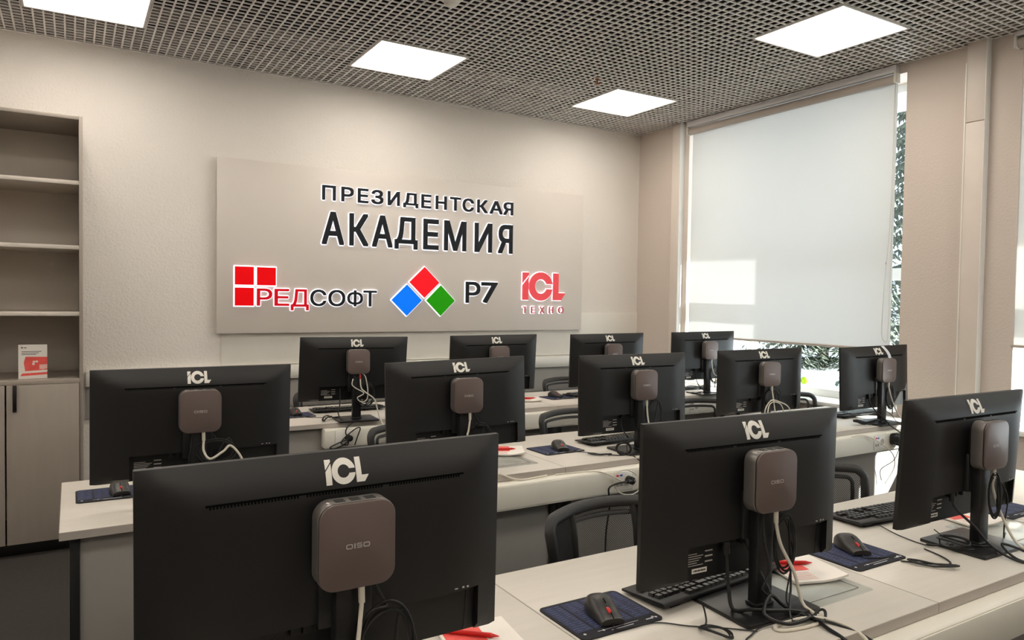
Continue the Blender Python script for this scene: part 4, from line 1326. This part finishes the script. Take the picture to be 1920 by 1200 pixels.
# monitor beside cabinet
k = 'M4'
net_cable(k, [D_(k, .012, -.09, .19), D_(k, .030, -.10, .165), D_(k, .07, -.095, .185), D_(k, .095, -.09, .20), D_(k, .13, -.10, .15), D_(k, .15, -.11, .05), D_(k, .12, -.14, .01), D_(k, .05, -.19, .0), D_(k, .05, -.215, -.06)])
coil('tangle of thin black cords below the mini computer beside the cabinet', D_(k, .05, -.078, .185), .055, .036, 4, .014, [D_(k, .02, -.09, .10), D_(k, .03, -.10, .02)], r=0.0018, head=[ML(k, .03, -.07, PB), ML(k, .05, -.07, PB - .02)])
cable('black display cable below the mini computer beside the cabinet', [ML(k, -.02, -.066, PB), ML(k, -.022, -.07, PB - .03), D_(k, -.03, -.075, .16), D_(k, -.02, -.06, .12), ML(k, -.02, -.03, -.118), ML(k, -.02, -.014, -.108)], 0.0028)
# second middle row
k = 'M5'
net_cable(k, [D_(k, .005, -.085, .175), D_(k, .0, -.09, .155), D_(k, .04, -.09, .14), D_(k, .08, -.10, .06), D_(k, .09, -.12, .006), D_(k, .115, -.155, .004), (1.485, YM - .012, DZ - .012), (1.53, YM - .020, .7176), (1.60, YM - .014, .7176), (1.66, YM - .004, .7176)])
coil('black cable coil below the second middle row mini computer', D_(k, .055, -.078, .15), .045, .045, 3, .010, [D_(k, .05, -.09, .08), D_(k, .03, -.12, .01)], r=0.003, head=[ML(k, .03, -.07, PB)])
cable('white patch cable lying along the middle row trunking', [(1.70, YM - .008, .7170), (1.76, YM - .014, .7170), (1.85, YM - .024, .7170), (1.90, YM - .040, .714), (1.94, YM - .056, .700), (1.99, YM - .060, .675), (2.03, YM - .065, .655), (2.06, YM - .075, .66), (2.075, YM - .075, .69), (2.02, YM - .07, .715), (1.965, YM - .07, .70), (1.965, YM - .07, .65), (2.00, YM - .07, .615), (2.07, YM - .07, .605), (2.13, YM - .065, .64), (2.15, YM - .06, .69)], 0.0028, 'cablewhite')
# third middle row
k = 'M6'
coil('tied bundle of black mouse cord on the middle row desk beside the sockets', (2.025, 2.575, DZ + .003), .048, .012, 3, .008, [(2.09, 2.53, zt), (2.12, 2.52, zt)], r=0.0022, flat=True, ya=-35, head=[(2.02, 2.62, zt)])
net_cable(k, [D_(k, .018, -.08, .17), D_(k, .024, -.095, .09), D_(k, .02, -.12, .03), D_(k, .0, -.17, .0), D_(k, -.01, -.206, -.03), D_(k, -.02, -.21, -.10)])
coil('hanging black cable loops beside the third middle row mini computer', D_(k, .062, -.078, .175), .034, .060, 3, .010, [D_(k, .04, -.09, .08)], r=0.003, head=[ML(k, .025, -.07, PB), ML(k, .04, -.072, PB - .004)])
coil('black cord bundle at the foot of the third middle row monitor', D_(k, -.125, -.095, .030), .030, .026, 4, .014, [D_(k, -.12, -.12, .010), D_(k, -.11, -.145, .006), D_(k, -.09, -.175, -.015), D_(k, -.06, -.206, -.04), D_(k, -.05, -.215, -.06)], r=0.0028, head=[ML(k, -.085, -.018, -.108), D_(k, -.085, -.03, .10), D_(k, -.07, -.08, .06)])
cable('thick black power lead plugged into the middle trunking socket', [(2.056, YM - .070, .664), (2.01, YM - .085, .668), (1.96, YM - .085, .665), (1.925, YM - .080, .65), (1.93, YM - .075, .61), (1.97, YM - .03, .55), (1.985, YM + .01, .42), (2.0, YM + .03, .25)], 0.0040, plugs=[((2.055, YM - .046, .664), (2.055, YM - .078, .664), 0.0175, 'plug'), ((2.056, YM - .070, .664), (2.020, YM - .084, .667), 0.008, 'plug')])
# under the blind
k = 'M7'
s = D_(k, 0, 0, 0)
net_cable(k, [D_(k, .02, -.08, .17), D_(k, .03, -.085, .10), D_(k, .035, -.09, .05)])
cable('pair of white cable loops below the mini computer under the blind', [D_(k, -.055, -.10, .05), D_(k, -.05, -.10, .10), D_(k, -.01, -.10, .145), D_(k, .05, -.10, .135), D_(k, .12, -.10, .10), D_(k, .14, -.10, .03), D_(k, .05, -.11, .01), D_(k, -.03, -.11, .02), D_(k, -.035, -.105, .10), D_(k, 0, -.10, .135), D_(k, .06, -.10, .12), D_(k, .09, -.10, .06), D_(k, .10, -.11, .01)], 0.0032, 'cablewhite')
coil('black cable coil below the mini computer under the blind', D_(k, .02, -.078, .155), .045, .042, 3, .010, [D_(k, .04, -.09, .08)], r=0.003, head=[ML(k, .02, -.07, PB)])
cable('black lead arching from mini computer under the blind', [ML(k, .03, -.068, PB), ML(k, .045, -.072, PB - .008), D_(k, .07, -.075, .20), D_(k, .085, -.07, .165), D_(k, .07, -.065, .13)], 0.003)
# by the window
k = 'M8'
net_cable(k, [D_(k, .035, -.085, .15), D_(k, .075, -.10, .06), D_(k, .105, -.135, .01), D_(k, .13, -.17, -.03), D_(k, .15, -.20, -.10)])
coil('black cable coil beside the pole of the monitor by the window', D_(k, .035, -.078, .155), .020, .062, 4, .012, [D_(k, .04, -.09, .06)], r=0.003, head=[ML(k, .025, -.07, PB)])
cable('black power cord curving to the foot of the monitor by the window', [ML(k, -.075, -.018, -.108), D_(k, -.08, -.03, .12), D_(k, -.06, -.06, .07), D_(k, -.035, -.10, .03), D_(k, -.05, -.135, .006), D_(k, -.06, -.16, .0), D_(k, -.05, -.21, -.03), D_(k, .0, -.215, -.06), D_(k, -.04, -.215, -.085), D_(k, -.10, -.20, -.08)], 0.0036, plugs=[(ML(k, -.075, -.016, -.096), ML(k, -.075, -.018, -.125), 0.009, 'plug')])
coil('flat black cord bundle on the desk left of the window monitor foot', D_(k, -.135, -.050, .006), .075, .030, 6, .030, [D_(k, -.05, -.07, .010), D_(k, .0, -.10, .012)], r=0.0026, flat=True, ya=-20)
cable('thin black lead running to the trunking by the window', [D_(k, .02, -.05, .08), D_(k, .06, -.07, .05), D_(k, .07, -.09, .02), D_(k, .05, -.13, .004), D_(k, .06, -.165, -.01), D_(k, .10, -.205, -.05), D_(k, .12, -.21, -.10)], 0.002)
cable('white patch cable in front of the trunking by the window', [(3.62, YM - .05, .716), (3.72, YM - .052, .716), (3.80, YM - .06, .69), (3.90, YM - .07, .64), (3.98, YM - .07, .58), (4.02, YM - .05, .50), (4.02, YM + .0, .40)], 0.0028, 'cablewhite')
t = thing('power_adapter', 'black rounded power adapter plugged in the trunking by the window', 'adapter', (4.015, YM - .047, .672), 0)
ob('housing', MB().prism(rrect(0.085, 0.066, 0.018, 5), -0.050, 0.0).mesh('housing', M['plug'], bevel=0.006, ang=50), t)
ob('pin_face', MB().lathe([(0.019, 0.0), (0.019, 0.003)], (0, 0, 0), 16, 'y').mesh('pin_face', M['plug'], smooth=True), t)
ob('cord', MB().tube(smooth_path([(0.0, -0.03, -0.033), (0.0, -0.03, -0.06), (-0.03, -0.02, -0.12), (-0.10, 0.01, -0.17), (-0.06, 0.03, -0.24)], 6), 0.0022, 7).mesh('cord', M['cableblack'], smooth=True), t)
# leftmost back row
k = 'M9'
net_cable(k, [D_(k, .018, -.085, .185), D_(k, .04, -.09, .16), D_(k, .09, -.095, .12), D_(k, .105, -.10, .07), D_(k, .115, -.115, .02), D_(k, .125, -.13, -.01), D_(k, .125, -.15, -.03)], 'cablered')
cable('white looped cable twisted below the mini computer in the back row', [ML(k, .03, -.068, PB), ML(k, .045, -.075, PB - .02), D_(k, .055, -.085, .17), D_(k, .05, -.088, .12), D_(k, .02, -.088, .105), D_(k, -.005, -.09, .13), D_(k, .03, -.095, .155), D_(k, -.015, -.092, .185), D_(k, -.035, -.088, .205), D_(k, -.028, -.08, .235)], 0.003, 'cablewhite')
coil('black cable coil beside the pole of the leftmost back row monitor', D_(k, .045, -.078, .145), .045, .062, 3, .010, [D_(k, .04, -.09, .06)], r=0.003, head=[ML(k, .02, -.07, PB)])
cable('black power cord looping in front of the back row socket box', [ML(k, -.085, -.02, -.112), D_(k, -.09, -.04, .09), D_(k, -.105, -.06, .05), D_(k, -.09, -.085, .012), D_(k, -.04, -.10, .006), D_(k, .0, -.10, .006), D_(k, -.04, -.135, .0), D_(k, -.075, -.15, -.02), D_(k, -.085, -.155, -.05), D_(k, -.07, -.155, -.085), D_(k, -.075, -.155, -.115), D_(k, -.11, -.155, -.105), D_(k, -.09, -.155, -.075), D_(k, -.03, -.155, -.03), D_(k, -.005, -.155, -.03), D_(k, -.02, -.155, -.075), D_(k, -.035, -.155, -.12)], 0.0034)
cable('black plug in the round socket of the back row socket box', [(1.297, YB - .078, .662), (1.26, YB - .085, .655), (1.22, YB - .085, .642), (1.19, YB - .08, .628), (1.185, YB - .075, .618), (1.21, YB - .07, .613), (1.25, YB - .07, .625), (1.285, YB - .085, .65)], 0.0034, plugs=[((1.2935, YB - .046, .662), (1.2935, YB - .078, .662), 0.018, 'plug')])
coil('black cord bundle at the foot of the leftmost back row monitor', D_(k, -.155, -.015, .006), .014, .060, 4, .022, [D_(k, -.11, .02, .010), D_(k, -.08, .01, .015)], r=0.0030, flat=True, ya=-35)
# back corner
k = 'M12'
net_cable(k, [D_(k, .03, -.085, .16), D_(k, .065, -.09, .13), D_(k, .09, -.09, .09), D_(k, .09, -.10, .02), D_(k, .06, -.13, .0)])
coil('black cable coil beside the pole of the back corner monitor', D_(k, .05, -.078, .145), .035, .06, 3, .010, [D_(k, .04, -.09, .05)], r=0.003, head=[ML(k, .02, -.07, PB)])
cable('black power cord below the back corner monitor', [ML(k, -.09, -.018, -.108), D_(k, -.085, -.03, .10), D_(k, -.07, -.06, .05), D_(k, -.03, -.085, .02), D_(k, .04, -.095, .012), D_(k, .10, -.10, .01)], 0.0034, plugs=[(ML(k, -.09, -.016, -.09), ML(k, -.09, -.018, -.12), 0.009, 'plug')])
coil('flat black cord bundle left of the back corner monitor foot', D_(k, -.10, -.05, .010), .05, .012, 3, .010, [D_(k, -.02, -.085, .006)], r=0.002, flat=True)

# ------------------------------------------------------------------ office chairs
def make_chair():
    t = thing('office_chair', '', 'chair', (0, 0, 0), 0, 'black mesh back office chairs')
    # back at y = 0, the seat in front of it toward -y; z of the top 0.84
    def bk(x, z):  # depth of the curved back
        return -0.075 * (x / 0.235) ** 2 + 0.045 * ((z - 0.62) / 0.22) ** 2 - 0.02
    def outline(top, bot, zt_, zb_, n=7, r=0.05):
        P = []
        for (cx, cz, a0) in ((1, 1, 0), (-1, 1, 90), (-1, -1, 180), (1, -1, 270)):
            for k in range(n):
                a = R(a0 + 90 * k / (n - 1))
                hw = top if cz > 0 else bot
                x = cx * (hw - r) + r * math.cos(a)
                z = (zt_ - r if cz > 0 else zb_ + r) + r * math.sin(a)
                P.append((x, z))
        return P
    def dense(P, k=3):
        out = []
        for i in range(len(P)):
            a, b = P[i], P[(i + 1) % len(P)]
            m = max(1, int(math.hypot(a[0] - b[0], a[1] - b[1]) / 0.03))
            for j in range(m): out.append((a[0] + (b[0] - a[0]) * j / m, a[1] + (b[1] - a[1]) * j / m))
        return out
    O = dense(outline(0.232, 0.20, 0.800, 0.43, r=0.032))
    def bow(x, z): return z + (0.010 * (1 - (x / 0.232) ** 2) if z > 0.7 else 0)
    fr = MB().tube([(x, bk(x, z), bow(x, z)) for x, z in O], 0.012, 8, True, ry=0.019)
    ob('back_frame', fr.mesh('back_frame', M['chairframe'], smooth=True, ang=60), t)
    I = dense(outline(0.192, 0.165, 0.766, 0.46, r=0.02))
    fi = MB().tube([(x, bk(x, z) + 0.004, bow(x, z)) for x, z in I], 0.006, 6, True, ry=0.008)
    ob('inner_frame', fi.mesh('inner_frame', M['chairframe'], smooth=True, ang=60), t)
    def net(wt, wb, z1, z0, name):
        mb = MB(); N = 12
        for j in range(N + 1):
            z = z0 + (z1 - z0) * j / N
            hw = wb + (wt - wb) * j / N
            for i in range(N + 1):
                x = -hw + 2 * hw * i / N
                mb.v.append((x, bk(x, z), bow(x, z)))
        for j in range(N):
            for i in range(N):
                a = j * (N + 1) + i
                mb.f.append((a, a + 1, a + N + 2, a + N + 1))
        return mb.mesh(name, M['chairmesh'], smooth=True)
    ob('mesh_back', net(0.224, 0.194, 0.794, 0.438, 'mesh_back'), t)
    ls = MB().prism(rrect(0.26, 0.06, 0.02, 4, 0, 0.585), 0.016, 0.034)
    ob('lumbar_support', ls.mesh('lumbar_support', M['chairframe'], bevel=0.004), t)
    sp = MB().tube(smooth_path([(0, 0.03, 0.64), (0, 0.045, 0.52), (0, 0.02, 0.42), (0, -0.10, 0.385), (0, -0.2, 0.385)], 5), 0.012, 8, ry=0.032)
    ob('back_spine', sp.mesh('back_spine', M['chairframe'], smooth=True, ang=60), t)
    st = MB().prism(rrect(0.47, 0.46, 0.09, 6, 0, -0.285), 0.405, 0.475, 'z')
    ob('seat', st.mesh('seat', M['chairseat'], bevel=0.022, seg=3, ang=50), t)
    for s in (-1, 1):
        a = MB().tube(smooth_path([(s * 0.20, -0.22, 0.395), (s * 0.265, -0.22, 0.40), (s * 0.275, -0.22, 0.47), (s * 0.275, -0.20, 0.61)], 5), 0.011, 8, ry=0.022)
        am = ob('armrest', a.mesh('armrest', M['chairframe'], smooth=True, ang=60), t)
        pd = MB().prism(rrect(0.07, 0.24, 0.03, 5, s * 0.275, -0.19), 0.605, 0.632, 'z')
        ob('arm_pad', pd.mesh('arm_pad', M['chairframe'], bevel=0.006), am)
    gl = MB().lathe([(0.026, 0.10), (0.026, 0.22), (0.014, 0.225), (0.014, 0.375), (0.05, 0.38), (0.06, 0.405)], (0, -0.27, 0), 16)
    ob('gas_lift', gl.mesh('gas_lift', M['chairframe'], smooth=True), t)
    for i in range(5):
        a = R(72 * i + 18)
        c, s = math.cos(a), math.sin(a)
        lg = MB().tube([(0, -0.27, 0.115), (c * 0.15, -0.27 + s * 0.15, 0.10), (c * 0.29, -0.27 + s * 0.29, 0.075)], [0.022, 0.018, 0.012], 8)
        l = ob('base_leg', lg.mesh('base_leg', M['chairframe'], smooth=True, ang=60), t)
        cs = MB().lathe([(0.027, -0.02), (0.03, -0.014), (0.03, 0.014), (0.027, 0.02)], (0, 0, 0), 14, 'x')
        cs.v = [(x * math.cos(a + 1.2) - y * math.sin(a + 1.2) + c * 0.295, x * math.sin(a + 1.2) + y * math.cos(a + 1.2) - 0.27 + s * 0.295, z + 0.030) for x, y, z in cs.v]
        ob('caster', cs.mesh('caster', M['chairframe'], smooth=True), l)
    return t
CH = [(1.392, 1.765, 0, 'office chair between front and middle desks beside the middle front monitor'),
      (2.385, 1.775, -6, 'office chair seen through the gap beside the right edge monitor'),
      (1.425, 3.31, 0, 'office chair beside the back row socket box, mostly hidden'),
      (2.385, 3.315, 0, 'office chair in the middle row, left of the third monitor'),
      (3.315, 3.33, 4, 'office chair in the middle row below the back corner monitor'),
      (4.165, 3.30, -4, 'office chair in front of the window with pale light through it'),
      (1.445, 4.72, 0, 'office chair behind the leftmost back row monitor'),
      (3.325, 4.70, 0, 'office chair in the back row beside a half hidden monitor')]
ch0 = make_chair()
for i, (x, y, rz, lb) in enumerate(CH):
    if i == 0:
        ch0.location = (x, y, 0); ch0.rotation_euler = (0, 0, R(rz)); ch0['label'] = lb
    else:
        dup(ch0, (x, y, 0), R(rz), lb)

# denser side panel and inner upright of the nearest chair
mb = MB()
N = 10
def cbk(x, z): return -0.075 * (x / 0.235) ** 2 + 0.045 * ((z - 0.62) / 0.22) ** 2 - 0.02
for s_ in (-1, 1):
    mb = MB()
    for j in range(N + 1):
        z = 0.445 + 0.350 * j / N
        wo = 0.196 + 0.028 * j / N
        for x in (s_ * 0.115, s_ * (0.115 + wo) / 2, s_ * wo): mb.v.append((x, cbk(x, z) - 0.004, z))
    for j in range(N):
        for i in (0, 1):
            a = j * 3 + i
            mb.f.append((a, a + 1, a + 4, a + 3))
    ob('side_panel', mb.mesh('side_panel', M['chairseat'], smooth=True), ch0)
    up_ = MB().tube([(s_ * 0.118, cbk(0.118, z) - 0.006, z) for z in (0.44, 0.55, 0.65, 0.73, 0.797)], 0.007, 8, ry=0.012)
    ob('inner_upright', up_.mesh('inner_upright', M['chairframe'], smooth=True, ang=60), ch0)

# ------------------------------------------------------------------ sill things and the trees outside
t = thing('green_sucker', 'small lime green round sucker on the window glass beside the monitor under the blind', 'sucker', (RX + 0.2545, 3.590, 0.845))
ob('body', MB().lathe([(0.030, 0.0), (0.029, -0.006), (0.020, -0.014), (0.009, -0.017)], seg=20, axis='x').mesh('body', M['lime'], smooth=True), t)
ob('knob', MB().lathe([(0.008, -0.016), (0.011, -0.022), (0.011, -0.030), (0.003, -0.033)], seg=14, axis='x').mesh('knob', M['lime'], smooth=True), t)

def fir(x, y, h, rb, seed, label):
    rnd = random.Random(seed)
    t = thing('fir_tree', label, 'tree', (x, y, -0.15), 0, 'snowy fir trees outside')
    ob('trunk', MB().tube([(0, 0, 0), (0, 0, h * 0.95)], [0.14, 0.02], 8).mesh('trunk', M['bark'], smooth=True), t)
    gb, sb = MB(), MB()
    n = 26
    for i in range(n):
        z = 0.25 + (h - 0.5) * (i / n) ** 0.9
        rr = rb * (1 - i / n) ** 0.85 + 0.12
        m = 30
        for k in range(m):
            a = 2 * PI * (k + rnd.random() * 0.6) / m + i
            L = rr * rnd.uniform(0.75, 1.1)
            c, s = math.cos(a), math.sin(a)
            nq = 13
            for q in range(nq):
                f = (q + 1) / nq
                px, pz = L * f, z - 0.34 * L * f * f
                wd = 0.27 * (1 - f * 0.5) * rnd.uniform(0.6, 1.4)
                dp = rnd.uniform(0.02, 0.12)
                b = Vector((c * px, s * px, pz)); sd = Vector((-s, c, 0)); ot = Vector((c, s, -0.45))
                for sg_ in (-1, 1):
                    p1 = b + sd * sg_ * wd + ot * 0.08 - Vector((0, 0, dp))
                    p2 = b + ot * 0.06 + sd * sg_ * 0.02
                    nn = len(gb.v)
                    gb.v += [tuple(b - ot * 0.03), tuple(p1), tuple(p2)]
                    gb.f.append((nn, nn + 1, nn + 2))
                    if rnd.random() < 0.05:
                        nn = len(sb.v)
                        e = Vector((0, 0, 0.02))
                        sb.v += [tuple(b - ot * 0.02 + e), tuple(b + (p1 - b) * 0.8 + e), tuple(p2 + e)]
                        sb.f.append((nn, nn + 1, nn + 2))
    o = ob('foliage', gb.mesh('foliage', M['needles']), t); o['kind'] = 'stuff'
    o = ob('snow_cover', sb.mesh('snow_cover', M['snow']), t); o['kind'] = 'stuff'
fir(16.0, 11.5, 6.5, 1.9, 1, 'snowy fir tree seen low through the gap under the blind')
fir(24.0, 17.0, 10.0, 2.6, 2, 'taller snowy fir behind the nearer fir outside')
fir(13.6, 7.5, 7.6, 1.6, 4, 'dense fir at the slit beside the blind')
fir(20.5, 9.2, 8.0, 1.9, 3, 'snowy fir farther back beyond the window sill')

bpy.data.objects.remove(_fo)
